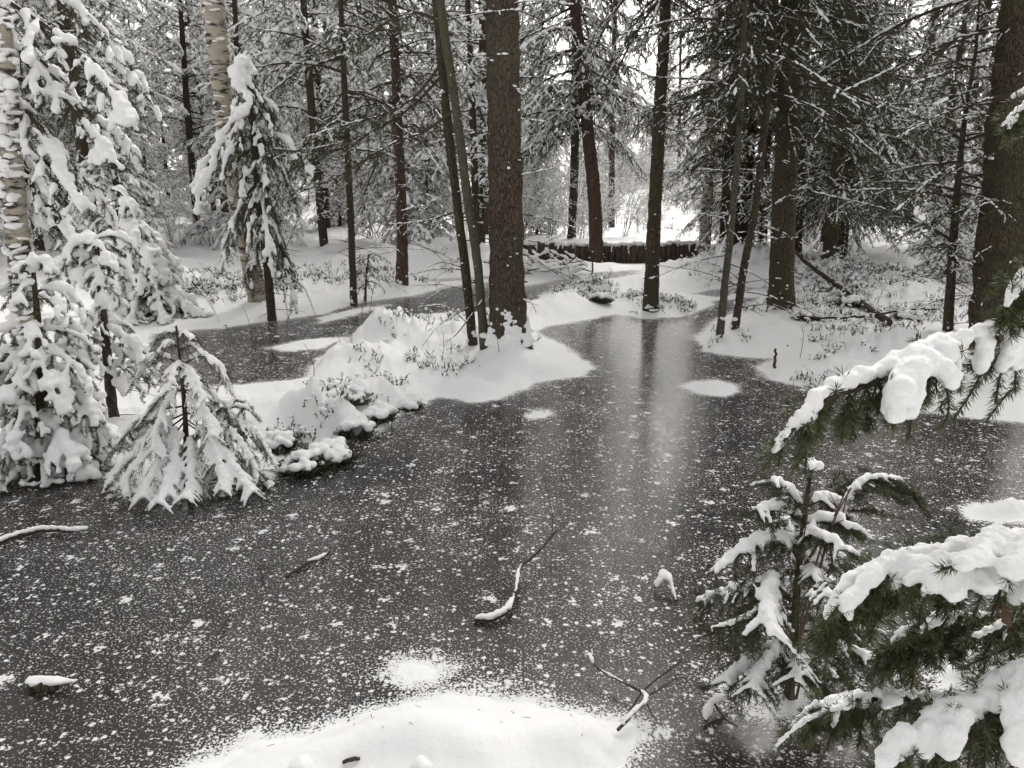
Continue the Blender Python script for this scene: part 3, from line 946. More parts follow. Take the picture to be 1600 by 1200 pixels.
spruce([(934, 388), (928, 300), (918, 200), (906, 80), (898, 0)], [22, 19, 17, 14], 14, 'leaning brown spruce trunk behind the log wall with drooping snowy boughs', 16,
       bark='pine', crown=(2.5, 13, 2.2), snow=.026, sp=(1, .8, .6), droop=55, pitch=-2, stubs=16, dead=(10, 1.2, 2.6), flare=.2, nb=5, hang=.8, azr=None)
spruce([(893, 372), (898, 250), (899, 100), (899, 0)], [13, 12, 11], 12, 'slender double spruce stem behind the log wall left of the leaning trunk', 17,
       bark='spruce_dark', crown=(2.4, 11, 1.7), snow=.028, sp=(1, .85, .65), droop=55, flare=.1, nb=5, hang=.8, stubs=8)
spruce([(1017, 480), (1022, 350), (1031, 170), (1040, 0)], [23, 20, 18, 15], 15, 'bare dark spruce trunk on the snowy point in the middle of the pond', 18,
       bark='spruce_dark', crown=(3.4, 14, 2.1), snow=.02, stubs=40, dead=(8, 1.0, 3.0), flare=.2, sides=18, base=16, flecks=50, nb=5, droop=50)  # unseen upper crown enlarged to block the sky streak reflected in the ice
rb_ = dict(rb=.014, tw=.065, twl=.28, hang=.6, shoot=.05, shl=.09, snow=.010, sp=(.9, .35, .12), start=.15)
spruce([(1124, 528), (1132, 450), (1143, 350), (1155, 200), (1166, 0)], [12, 11, 10, 8], 8, 'slim greenish spruce stem leaning right at the tip of the right bank', 19,
       bark='green_bark', crown=(2.6, 7.6, 1.2), snow=.010, sp=(.95, .4, .2), stubs=10, dead=(14, .3, 2.0), flare=.1, sides=12, nb=4, base=5,
       extra=[long_boughs([([(1150, 220), (1110, 200), (1060, 205), (1020, 190)], 0, -.2, rb_),
                           ([(1158, 140), (1120, 130), (1080, 135), (1040, 150)], 0, -.5, rb_)])])
spruce([(1140, 405), (1142, 300), (1149, 150), (1158, 0)], [30, 26, 24, 20], 13, 'stout spruce trunk behind the slim greenish stem right of the birch', 20,
       bark='spruce_dark', crown=(2.2, 12, 1.7), snow=.010, sp=(.95, .45, .22), stubs=16, dead=(12, .8, 1.8), nb=5, flare=.2)
spruce([(1148, 514), (1162, 420), (1178, 340), (1192, 230), (1206, 80), (1212, 0)], [12, 11, 10, 8], 8, 'slim dark spruce stem leaning right just behind the greenish one on the right bank', 21,
       bark='spruce_dark', crown=(2.3, 7.6, 1.2), snow=.010, sp=(.95, .4, .2), stubs=10, dead=(22, .25, 1.8), flare=.1, sides=12, nb=5, base=4)
spruce([(1221, 476), (1224, 350), (1231, 180), (1238, 0)], [36, 33, 31, 28], 14, 'thick dark spruce trunk with a notched foot on the right bank', 22,
       bark='spruce_dark', crown=(2.15, 13, 1.8), snow=.010, sp=(.95, .42, .2), stubs=24, dead=(20, .6, 2.0), flare=.25, sides=20, nb=6, base=16,
       extra=[long_boughs([([(1240, 20), (1310, 30), (1380, 55), (1450, 70)], -.1, -.8, rb_), ([(1245, 60), (1330, 85), (1420, 95), (1490, 125)], -.1, -.7, rb_),
                           ([(1240, 160), (1310, 210), (1360, 240), (1420, 262)], -.1, -.9, rb_), ([(1236, 270), (1310, 310), (1380, 330)], -.1, -.8, rb_)])])
spruce([(1190, 412), (1194, 320), (1200, 180), (1206, 0)], [13, 12, 11, 9], 11, 'thin reddish spruce stem in the shade between the stout and the thick trunk', 23,
       bark='pine', crown=(2.2, 10, 1.2), snow=.008, sp=(.9, .25, .08), stubs=6, dead=(10, .6, 1.8), nb=4, flare=.1)
spruce([(1246, 408), (1250, 300), (1256, 150), (1260, 0)], [12, 11, 10, 9], 11, 'thin dark spruce stem close behind the thick notched trunk', 24,
       bark='spruce_dark', crown=(2.2, 10, 1.4), snow=.008, sp=(.9, .25, .08), stubs=6, dead=(10, .6, 1.6), nb=4, flare=.1)
spruce([(1482, 520), (1487, 420), (1494, 320), (1508, 180), (1524, 85), (1530, 0)], [14, 12, 9, 6, 4, 2], 3.6, 'young thin spruce with sparse dusted boughs left of the right hand trunk', 25,
       bark='spruce_dark', crown=(.9, 3.3, 1.25), snow=.011, sp=(.95, .4, .15), pitch=14, droop=22, lift=10, stubs=10, dead=(26, .15, 1.0), flare=.1, sides=12, nb=4, whorl=.2, hang=.4)
spruce([(1570, 535), (1576, 400), (1593, 200), (1612, 0)], [78, 74, 70, 64], 14, 'massive dark spruce trunk at the right edge of the view', 26,
       bark='spruce_dark', crown=(2.6, 13, 2.2), snow=.011, sp=(.9, .35, .12), stubs=30, dead=(16, .6, 3.0), flare=.3, sides=32, nb=3, base=20,
       extra=[long_boughs([([(1570, 100), (1500, 110), (1430, 130), (1370, 170)], -.2, -.5, rb_), ([(1560, 150), (1480, 175), (1400, 215)], -.2, -.6, rb_),
                           ([(1555, 240), (1470, 270), (1400, 330)], -.2, -.8, rb_)])])
print('main trunks done')
# ------------------------------------------------------------------ background forest: one of each kind, then copies
def forest_spruce(seed, H, zb, Lmax, snow, sp, droop=50, r0=.11, nb=6, whorl=.34, bark='spruce_dark', nd=(120, .04, .008), zt=99, hang=.7, dead=0, tw=.12):
    rng = np.random.default_rng(seed)
    t = thing('spruce_tree', (0, 0, 0), 'x', 'spruce tree')
    P = np.array([[0, 0, -.4], [.02, .01, H * .3], [-.02, .03, H * .7], [0, 0, H]]); r = np.array([r0 * 1.05, r0 * .85, r0 * .4, r0 * .06])
    _, Q, rr = make_trunk(t, P, r, bark, 9, .3, seed, .25)
    S = new_S(); z = zb
    while z < H - .05:
        f = (H - z) / (H - zb)
        for k in range(nb):
            L = Lmax * max(.1, f) ** .75 * (.6 + .6 * rng.random())
            hi = z > 6.5
            bough(S, rng, axis_at(P, z + rng.normal() * .08), rng.random() * 2 * PI, L, 6 + 30 * (1 - f) ** 2 + 10 * rng.normal(), droop * (.75 + .5 * rng.random()), 15,
                  .006 + .008 * L, tw * (1.8 if hi else 1), .38, hang, .10 * (1.8 if hi else 1), .15, snow * (.6 + .8 * rng.random()), sp, .1, 7)
        z += whorl * (.7 + .6 * rng.random()) * (1.4 if z > 6.5 else 1)
    for _ in range(dead):
        zz = .4 + (zb - .3) * rng.random()
        bough(S, rng, axis_at(P, zz), rng.random() * 2 * PI, .3 + .8 * rng.random(), 5, 30, 10, .007, .14, .35, .3, 0, .1, .012, (.7, .4, .2), .2, 6, True)
    finish(S, t, rng, nd, 'needle_far', 'snow_far')
    return t


def forest_pine(seed, H, zb, r0):
    rng = np.random.default_rng(seed)
    t = thing('pine_tree', (0, 0, 0), 'x', 'pine tree')
    P = np.array([[0, 0, -.4], [.05, .02, H * .3], [-.04, .05, H * .7], [.03, 0, H]]); r = np.array([r0, r0 * .85, r0 * .6, r0 * .1])
    make_trunk(t, P, r, 'pine', 9, .2, seed, .25)
    S = new_S(); z = zb
    while z < H:
        for k in range(3):
            bough(S, rng, axis_at(P, z), rng.random() * 2 * PI, .5 + 1.1 * rng.random(), 25, 30, 30, .015, .12, .45, .1, .10, .14, .03, (.8, .7, .6), .25, 7)
        z += .45
    for _ in range(14):
        bough(S, rng, axis_at(P, .6 + (zb - .6) * rng.random()), rng.random() * 2 * PI, .2 + .8 * rng.random(), 10, 20, 0, .008, .2, .3, .2, 0, .1, .015, (.8, .5, .2), .2, 6, True)
    finish(S, t, rng, (80, .05, .010), 'needle_far', 'snow_far')
    return t


def bare_bush(seed, H, nst, name='bare_shrub', cat='shrub', snow=.011, spread=.5, mat='twig', k=(3, 5)):
    """leafless stems with forked twigs, snow lying along them"""
    rng = np.random.default_rng(seed)
    t = thing(name, (0, 0, 0), 'x', cat)
    S = new_S()
    for _ in range(nst):
        az = rng.random() * 2 * PI; ti = spread * rng.random()
        d = nrm(np.array([math.sin(az) * ti, math.cos(az) * ti, 1.]))
        L = H * (.5 + .6 * rng.random()); n = 8
        p = np.array([.1 * rng.normal(), .1 * rng.normal(), -.05]); pts = [p]
        for i in range(n):
            d = nrm(d + rng.normal(size=3) * .12 + np.array([math.sin(az), math.cos(az), -.6]) * .05 * i * ti)
            p = p + d * L / n; pts.append(p)
        pts = np.array(pts)
        r = .0045 * H ** .5 * np.linspace(1.2, .3, n + 1)
        S['wood'].add(pts[:-1], pts[1:], r[:-1], r[1:])
        g = rng.random(n) < .5; S['snow'].add(pts[:-1][g], pts[1:][g], snow * .8)
        for i in range(2, n):
            for _ in range(rng.integers(k[0], k[1])):
                dd = nrm(d + rng.normal(size=3) * .8 + UP * .1); l = L * .18 * (.5 + rng.random()); a = pts[i] + (pts[i + 1] - pts[i]) * rng.random()
                m = a + dd * l * .5; e = m + nrm(dd + rng.normal(size=3) * .4) * l * .5
                S['wood'].add(np.stack([a, m]), np.stack([m, e]), r[i] * .5, r[i] * .35)
                if rng.random() < .8: S['snow'].add(np.stack([a, m]), np.stack([m, e]), snow * (.5 + .7 * rng.random()))
                for _ in range(2):
                    e2 = m + nrm(dd + rng.normal(size=3) * .7) * l * .5
                    S['wood'].add(m, e2, r[i] * .35, r[i] * .25)
                    if rng.random() < .7: S['snow'].add(m, e2, snow * (.4 + .6 * rng.random()))
    finish(S, t, rng, smat='snow_far', wmat=mat)
    return t


SNOWY = (1, .97, .9); DUST = (.85, .6, .4)
KIND = {
    'big': forest_spruce(101, 9.5, 1.2, 2.1, .040, SNOWY, 55, .105, 6, .36),
    'big2': forest_spruce(102, 10, 2.4, 2.0, .034, (1, .85, .75), 55, .085, 6, .36, dead=24),
    'mid': forest_spruce(103, 7.5, .5, 1.25, .040, SNOWY, 55, .065, 6, .26),
    'mid2': forest_spruce(104, 8.5, 1.4, 1.1, .032, (1, .85, .7), 50, .065, 5, .28, dead=18),
    'young': forest_spruce(105, 3.0, .15, .85, .036, SNOWY, 55, .035, 7, .17, nd=(90, .04, .009), tw=.09),
    'dark': forest_spruce(106, 9.5, .9, 1.9, .018, (1, .6, .4), 45, .10, 6, .32, nd=(150, .04, .008), tw=.10),
    'pine': forest_pine(107, 12, 4.5, .11), 'pine2': forest_pine(108, 13, 6.5, .13),
    'bush': bare_bush(109, 1.5, 9), 'bush2': bare_bush(110, 2.4, 7), 'stem': bare_bush(111, 4.5, 3, 'bare_sapling', 'sapling', .012, .2),
}
PROTO_USED = set()


def plant(kind, x, y, rz, sc, label, group, tilt=(0, 0)):
    z = hz(x, y)
    p = KIND[kind]
    if kind not in PROTO_USED:
        PROTO_USED.add(kind)
        p.location = (x, y, z); p.rotation_euler = (tilt[0], tilt[1], rz); p.scale = (sc, sc, sc); p['label'] = label; p['group'] = group
        return p
    return dup(p, (x, y, z), rz, sc, label, group, tilt)


NAMES = {'big': 'tall spruce', 'big2': 'tall spruce', 'mid': 'slender spruce', 'mid2': 'slender spruce', 'young': 'young spruce', 'dark': 'dark spruce',
         'pine': 'reddish pine', 'pine2': 'reddish pine', 'bush': 'leafless shrub', 'bush2': 'leafless shrub', 'stem': 'leafless sapling'}
DESC = {'big': 'loaded with snow', 'big2': 'with dead lower twigs', 'mid': 'loaded with snow', 'mid2': 'with thin snowy boughs', 'young': 'bent under thick snow', 'dark': 'with little snow on it',
        'pine': 'with a bare trunk', 'pine2': 'with a bare trunk', 'bush': 'with snow along its twigs', 'bush2': 'with snow along its twigs', 'stem': 'with snow along its twigs'}


def where(px):
    if px < 330: return 'in the forest behind the left bank'
    if px < 770: return 'in the forest beyond the arm of the pond'
    if px < 1115: return 'in the bright clearing behind the log wall'
    return 'in the shady forest behind the right bank'


rng = np.random.default_rng(2024)
placed = []


def scatter(n, pxr, dr, kinds, mind, sc=(.8, 1.2), tries=60, hold=None):
    for _ in range(n):
        for _t in range(tries):
            px = pxr[0] + (pxr[1] - pxr[0]) * rng.random(); d = dr[0] + (dr[1] - dr[0]) * rng.random() ** 1.0
            x = (px - 800) / F * d; y = d
            k = kinds[rng.integers(len(kinds))]
            m = mind * (.45 if k in ('bush', 'bush2', 'stem', 'young') else 1)
            if any((x - a) ** 2 + (y - b) ** 2 < m * m for a, b in placed): continue
            if hold and hold(px, d, k): continue
            if float(shore(np.array([x]), np.array([y]))[0]) < .25: continue
            if WALL[0, 0] - .4 < x < WALL[-1, 0] + .4 and y < 15.8: continue
            placed.append((x, y))
            base = {'big2': 'big', 'mid2': 'mid', 'pine2': 'pine', 'bush2': 'bush'}.get(k, k)
            wh = where(px)
            if 200 < px < 340 and d < 16.5 and k[:3] in ('big', 'mid'): rng.random(2); rng.normal(size=2); break
            plant(k, x, y, rng.random() * 6.28, sc[0] + (sc[1] - sc[0]) * rng.random(), f'{NAMES[k]} {DESC[k]} {wh}', f'{NAMES[k]} {DESC[k]} {wh}'.replace('spruce', 'spruces', 1).replace('pine ', 'pines ', 1).replace('shrub', 'shrubs', 1).replace('sapling', 'saplings', 1),
                  (rng.normal() * .02, rng.normal() * .02))
            break


# left and centre-left: dense and snowy
scatter(14, (-200, 330), (12.5, 19), ['big', 'big2', 'mid', 'mid2'], 1.5)
scatter(12, (330, 770), (14.5, 21), ['big2', 'mid2', 'mid', 'mid2'], 1.6)
scatter(22, (-250, 770), (19, 30), ['big', 'big2', 'mid', 'mid2', 'pine'], 1.8)
scatter(24, (-350, 780), (29, 48), ['big', 'big2', 'big', 'pine'], 2.2, (.9, 1.35))
scatter(16, (-50, 770), (12, 22), ['young', 'young', 'bush', 'bush2', 'stem'], 1.4)
# the clearing behind the log wall: small snowy trees, a few pines
gap = lambda px, d, k: 985 < px < 1075 and (d < 27 or k in ('pine', 'pine2'))
scatter(10, (830, 1115), (17, 27), ['young', 'mid', 'young', 'pine', 'stem', 'young'], 1.7, (.6, 1.0), hold=gap)
scatter(24, (810, 1130), (16.5, 30), ['bush', 'bush2', 'stem', 'bush'], 1.3, (.7, 1.1))
scatter(15, (770, 1150), (31, 52), ['mid', 'mid', 'pine', 'young', 'young', 'mid2'], 2.0, (.5, .85))
hole = lambda px, d, k: 1385 < px < 1570 and k not in ('young', 'bush', 'stem', 'pine2') and rng.random() < .75
scatter(12, (780, 1130), (33, 54), ['big', 'mid', 'big', 'mid2'], 1.9, (.7, 1.0))
scatter(10, (1130, 1600), (20, 40), ['mid', 'big', 'mid2', 'young'], 1.7, (.8, 1.1))
scatter(9, (960, 1110), (28, 46), ['mid', 'young', 'mid', 'pine'], 1.6, (.6, .9))
scatter(10, (815, 1000), (15.2, 18), ['bush', 'bush2', 'bush'], 1.0, (.6, .9))
# right: darker, less snow
scatter(11, (1150, 1560), (11.5, 17), ['dark', 'dark', 'mid2', 'dark'], 1.5, hold=hole)
scatter(15, (1130, 1850), (16.5, 28), ['dark', 'big2', 'mid2', 'big', 'pine2'], 1.9, hold=hole)
scatter(11, (1130, 1900), (28, 48), ['big', 'big2', 'pine', 'big'], 2.3, (.9, 1.3), hold=hole)
scatter(10, (1130, 1600), (11, 20), ['young', 'bush', 'stem'], 1.2, (.6, 1.0))
for k in list(KIND):
    if k not in PROTO_USED:
        for c in list(KIND[k].children): bpy.data.objects.remove(c)
        bpy.data.objects.remove(KIND[k])
print('forest', len(placed))
# ------------------------------------------------------------------ snow laden trees on the left bank
def sapling(px, wpx, tiers, label, seed, snow=.04, voxel=.009, sp=(1, .85, .5), nd=(1300, .018, .0024), tw=.05, shoot=.045, shl=.07, twl=.42, hang=.8, cap=True, extra=None,
            bark='spruce_dark', flare=.3, lift=.55, name='spruce_sapling', cat='spruce sapling', skirt=None, disp=.012, smooth=3, dead=0, rb=.006, dsize=.045, lj=(.75, .45)):
    """tiers: (fraction up the stem, bough length m, number, start pitch, droop, azimuth range or None)"""
    rng = np.random.default_rng(seed)
    P, r, b = trunk_pts(px, wpx)
    t = thing(name, b, label, cat)
    make_trunk(t, P, r, bark, 10, flare, seed, .04)
    S = new_S(); z0, z1 = P[0, 2], P[-1, 2]
    cum = np.concatenate([[0], np.cumsum(np.linalg.norm(np.diff(P, axis=0), axis=1))])
    def at(f): return np.array([np.interp(f * cum[-1], cum, P[:, k]) for k in range(3)])
    for (f, L, nb, p0, dr, azr) in tiers:
        for k in range(nb):
            az = (k + .6 * rng.random()) / nb * 2 * PI if azr is None else R(azr[0] + (azr[1] - azr[0]) * (k + .5 + .5 * rng.normal() * .5) / nb)
            bough(S, rng, at(f + .02 * rng.normal()), az, L * (lj[0] + lj[1] * rng.random()), p0 + 6 * rng.normal(), dr * (.85 + .3 * rng.random()), 0, rb + .006 * L,
                  tw, twl, hang, shoot, shl, snow * (.8 + .4 * rng.random()) * min(1, .5 + L), sp, .08, 9)
    for _ in range(dead):
        bough(S, rng, at(.05 + .35 * rng.random()), rng.random() * 2 * PI, .12 + .3 * rng.random(), 0, 20, 0, .004, .06, .4, .3, 0, .1, 0, (0, 0, 0), .2, 6, True)
    if cap: S['snow'].add(at(.93), at(1.0), snow * .9); S['green'].add(at(.85), at(1.0), 1.)
    for pts, rr in (skirt or []):
        p = np.array(pts); S['snow'].add(p[:-1], p[1:], rr)
    for f in (extra or []): f(S, rng, P)
    # keep everything above the ground
    for k in ('wood', 'green', 'snow'):
        for lst in (S[k].a, S[k].b):
            for i in range(len(lst)):
                a = lst[i]
                if len(a):
                    g = np.maximum(terrain(a[:, 0], a[:, 1]), 0) + .012
                    lst[i] = np.stack([a[:, 0], a[:, 1], np.maximum(a[:, 2], g)], 1)
    finish(S, t, rng, nd, 'needle', 'snow', 4, True, heavy=dict(voxel=voxel, lift=lift, disp=disp, dsize=dsize, smooth=smooth), spread=48)
    return t


# S1 front left, S2 arched, S3 plastered cone, S4 leaning skirt in front
sapling([(62, 742), (64, 640), (60, 520), (50, 400)], [16, 13, 10, 4],
        [(.98, 0.109, 4, 10, 60, None), (.86, 0.250, 5, 20, 95, None), (.70, 0.312, 5, 14, 90, None), (.60, .34, 5, 8, 85, None), (.52, 0.374, 6, 6, 80, None), (.44, .40, 5, 0, 70, None), (.34, 0.406, 6, -2, 65, None), (.18, 0.390, 6, -8, 45, None)],
        'bushy spruce sapling buried in thick snow at the left edge of the pond', 41, .028, .0075, (1, .72, .36), tw=.05, twl=.44)
sapling([(176, 655), (168, 560), (158, 460), (150, 372)], [14, 12, 9, 5],
        [(.99, 0.259, 6, 20, 105, None), (.88, 0.331, 6, 12, 105, None), (.58, 0.331, 5, 0, 70, None), (.46, 0.374, 5, -5, 62, None), (.32, 0.259, 3, -10, 55, (20, 160))],
        'umbrella shaped spruce sapling with a snowy dome and bare stem right of the bushy one', 42, .029, .0075, (1, .72, .36), tw=.05, twl=.44, dead=14)
sapling([(120, 700), (122, 660), (126, 618)], [10, 8, 5],
        [(.98, 0.240, 4, 0, 80, None), (.7, 0.272, 5, -8, 75, None), (.4, 0.272, 5, -15, 60, None)],
        'low sapling under a smooth snow skirt between the bushy and the umbrella one', 43, .045, .009, (1, .8, .35))
sapling([(238, 492), (226, 420), (212, 350), (200, 312)], [14, 12, 9, 5],
        [(.98, .2, 6, -30, 60, None), (.85, .38, 8, -25, 55, None), (.7, .5, 8, -22, 52, None), (.52, .6, 9, -20, 50, None), (.35, .68, 9, -18, 48, None), (.18, .7, 9, -15, 40, None)],
        'dense cone shaped spruce plastered white with snow and a crooked top', 44, .036, .012, (1, .7, .3), nd=(320, .024, .005), tw=.06, shoot=.06, shl=.09,
        extra=[lambda S, rng, P: (S['snow'].add(P[-1] + np.array([[0, 0, .02], [-.06, 0, .09]]), P[-1] + np.array([[-.06, 0, .09], [-.14, 0, .11]]), .03),
                                  S['wood'].add(P[-1], P[-1] + np.array([-.16, 0, .13]), .008, .004))])
sapling([(345, 748), (350, 690), (358, 632)], [6, 5, 3],
        [(.98, .14, 5, 20, 70, None), (.75, .26, 6, 5, 75, None), (.5, .36, 6, -15, 55, (20, 200))],
        'small spruce sapling tucked under the right side of the tent shaped one', 46, .017, .006, (1, .75, .45), dead=12)

# tall bowed spruce at the far bank, snow sliding off its left shoulder
sapling([(424, 486), (416, 400), (404, 300), (395, 190), (388, 110), (382, 84)], [12, 12, 11, 9, 7, 4],
        [(.99, .25, 5, -40, 45, None), (.93, .45, 5, -35, 45, None), (.86, .6, 6, -32, 45, None), (.78, .8, 6, -35, 42, None), (.68, .95, 6, -38, 40, None), (.58, .98, 6, -46, 36, None), (.47, .9, 5, -52, 30, None), (.38, .6, 4, -52, 28, None)],
        'tall bowed spruce on the far bank with limp boughs, thick snow on its left shoulder', 47, .026, .012, (.7, .24, .10), nd=(300, .026, .005), tw=.06, shoot=.06, shl=.16, hang=1.4, twl=.34, dead=30,
        name='spruce_tree', cat='spruce tree', rb=.01, lj=(.35, 1.0),
        extra=[lambda S, rng, P: [S['snow'].add(a, b, r_) for a, b, r_ in (lambda W_: [(W_[i], W_[i + 1], .034 + .04 * rng.random()) for i in range(len(W_) - 1)])(
            resample([A(384, 82, P[0, 1] - .1), A(372, 130, P[0, 1] - .2), A(392, 165, P[0, 1] - .3), A(350, 205, P[0, 1] - .5), A(330, 265, P[0, 1] - .6), A(312, 300, P[0, 1] - .7), A(308, 335, P[0, 1] - .7)], 16))]])

# big left spruce whose boughs reach in from beyond the frame
def left_boughs(S, rng, P, Q, rr):
    Y0 = P[0, 1]
    for pts, dy in (([(-60, -40), (40, 20), (110, 70), (165, 130), (205, 200)], -.6), ([(-60, 0), (30, 80), (90, 140), (150, 215), (190, 265)], -.4),
                    ([(-60, 60), (20, 150), (60, 200), (105, 290), (130, 320)], -.5), ([(-60, 120), (15, 215), (50, 260), (90, 330), (110, 380)], -.3),
                    ([(-40, -90), (90, -10), (160, 50), (215, 120), (225, 165)], .4), ([(-60, 30), (60, 90), (130, 170), (200, 225), (215, 260)], .7),
                    ([(-60, 100), (40, 170), (90, 235), (150, 300), (178, 350)], .5), ([(-60, 170), (0, 250), (40, 310), (70, 360)], -.2)):
        k = len(pts)
        W_ = np.array([A(x, y, Y0 + dy * i / (k - 1)) for i, (x, y) in enumerate(pts)])
        W_ = np.concatenate([[axis_at(P, W_[0][2] + .12)], W_])
        bough_path(S, rng, resample(W_, 16), rb=.018, tw=.06, twl=.24, hang=.9, shoot=.06, shl=.12, snow=.036, sp=(.65, .42, .2), start=.12)


def left_spruce():
    rng = np.random.default_rng(61)
    P, r, b = trunk_pts([(-110, 600), (-120, 300), (-140, 0)], [34, 32, 28], 9)
    t = thing('spruce_tree', b, 'snow laden spruce reaching in from the left edge with long sloping boughs', 'spruce tree')
    _, Q, rr = make_trunk(t, P, r, 'spruce_dark', 14, .3, 61)
    S = new_S(); left_boughs(S, rng, P, Q, rr)
    for k in range(16):
        bough(S, rng, axis_at(P, 1.6 + 6 * k / 16), R(170 + 190 * rng.random()), 1.3 * (1 - k / 24), -5, 45, 10, .016, .09, .36, .8, .10, .12, .034, (.7, .4, .15))
    finish(S, t, rng, (420, .022, .0038), 'needle', 'snow', 4, True, heavy=dict(voxel=.011, lift=.5, disp=.012, smooth=3))


left_spruce()


def birch(px, wpx, H, label, seed, plaster=40, hi=4.5, stubs=True, collar=0):
    rng = np.random.default_rng(seed)
    P, r, b = trunk_pts(px, wpx, H)
    t = thing('birch_tree', b, label, 'birch tree')
    _, Q, rr = make_trunk(t, P, r, 'birch', 18, .25, seed, .06)
    S = new_S(); z = 5.0
    while z < H:
        bough(S, rng, axis_at(P, z), rng.random() * 2 * PI, 1.6 * (.5 + .6 * rng.random()), 50, 30, -20, .016, .16, .4, .2, .14, .2, .014, (.8, .6, .4), .2, 8, True)
        z += .3
    finish(S, t, rng, wmat='brown_twig')
    # ledges of snow stuck to the bark
    mb = MB(); z = b[2] + .1 + (hi - .1) * rng.random(plaster); a = PI + rng.normal(size=plaster) * 1.0
    rz = np.interp(z, Q[:, 2], rr)
    C = np.stack([np.interp(z, Q[:, 2], Q[:, 0]) + np.sin(a) * rz, np.interp(z, Q[:, 2], Q[:, 1]) + np.cos(a) * rz, z], 1)
    tg = np.stack([np.cos(a), -np.sin(a), .2 * rng.normal(size=plaster)], 1)
    w_ = (.02 + .05 * rng.random(plaster))[:, None]
    spindles(mb, C - tg * w_, C + tg * w_, .008 + .014 * rng.random(plaster), rng, .3, 6, .8)
    if collar: blobs(mb, C + rng.normal(size=C.shape) * .01, .012 + .022 * rng.random(plaster), rng, .8, ICO2, .3)
    mb.build('snow', M['snow'], t)


birch([(405, 470), (375, 330), (352, 190), (342, 90), (332, 0)], [26, 26, 24, 27, 30], 10, 'white birch trunk leaning left behind the tall bowed spruce', 71, 60)
birch([(44, 575), (34, 440), (24, 330), (14, 180), (2, 40), (-6, 0)], [30, 29, 27, 25, 22, 20], 9, 'birch trunk plastered with snow at the left edge behind the bushy sapling', 72, 190, 2.6, True, 1)
birch([(1100, 396), (1106, 300), (1112, 180), (1122, 0)], [19, 15, 13, 11], 11, 'pale slender birch trunk at the right end of the log wall', 73, 20)
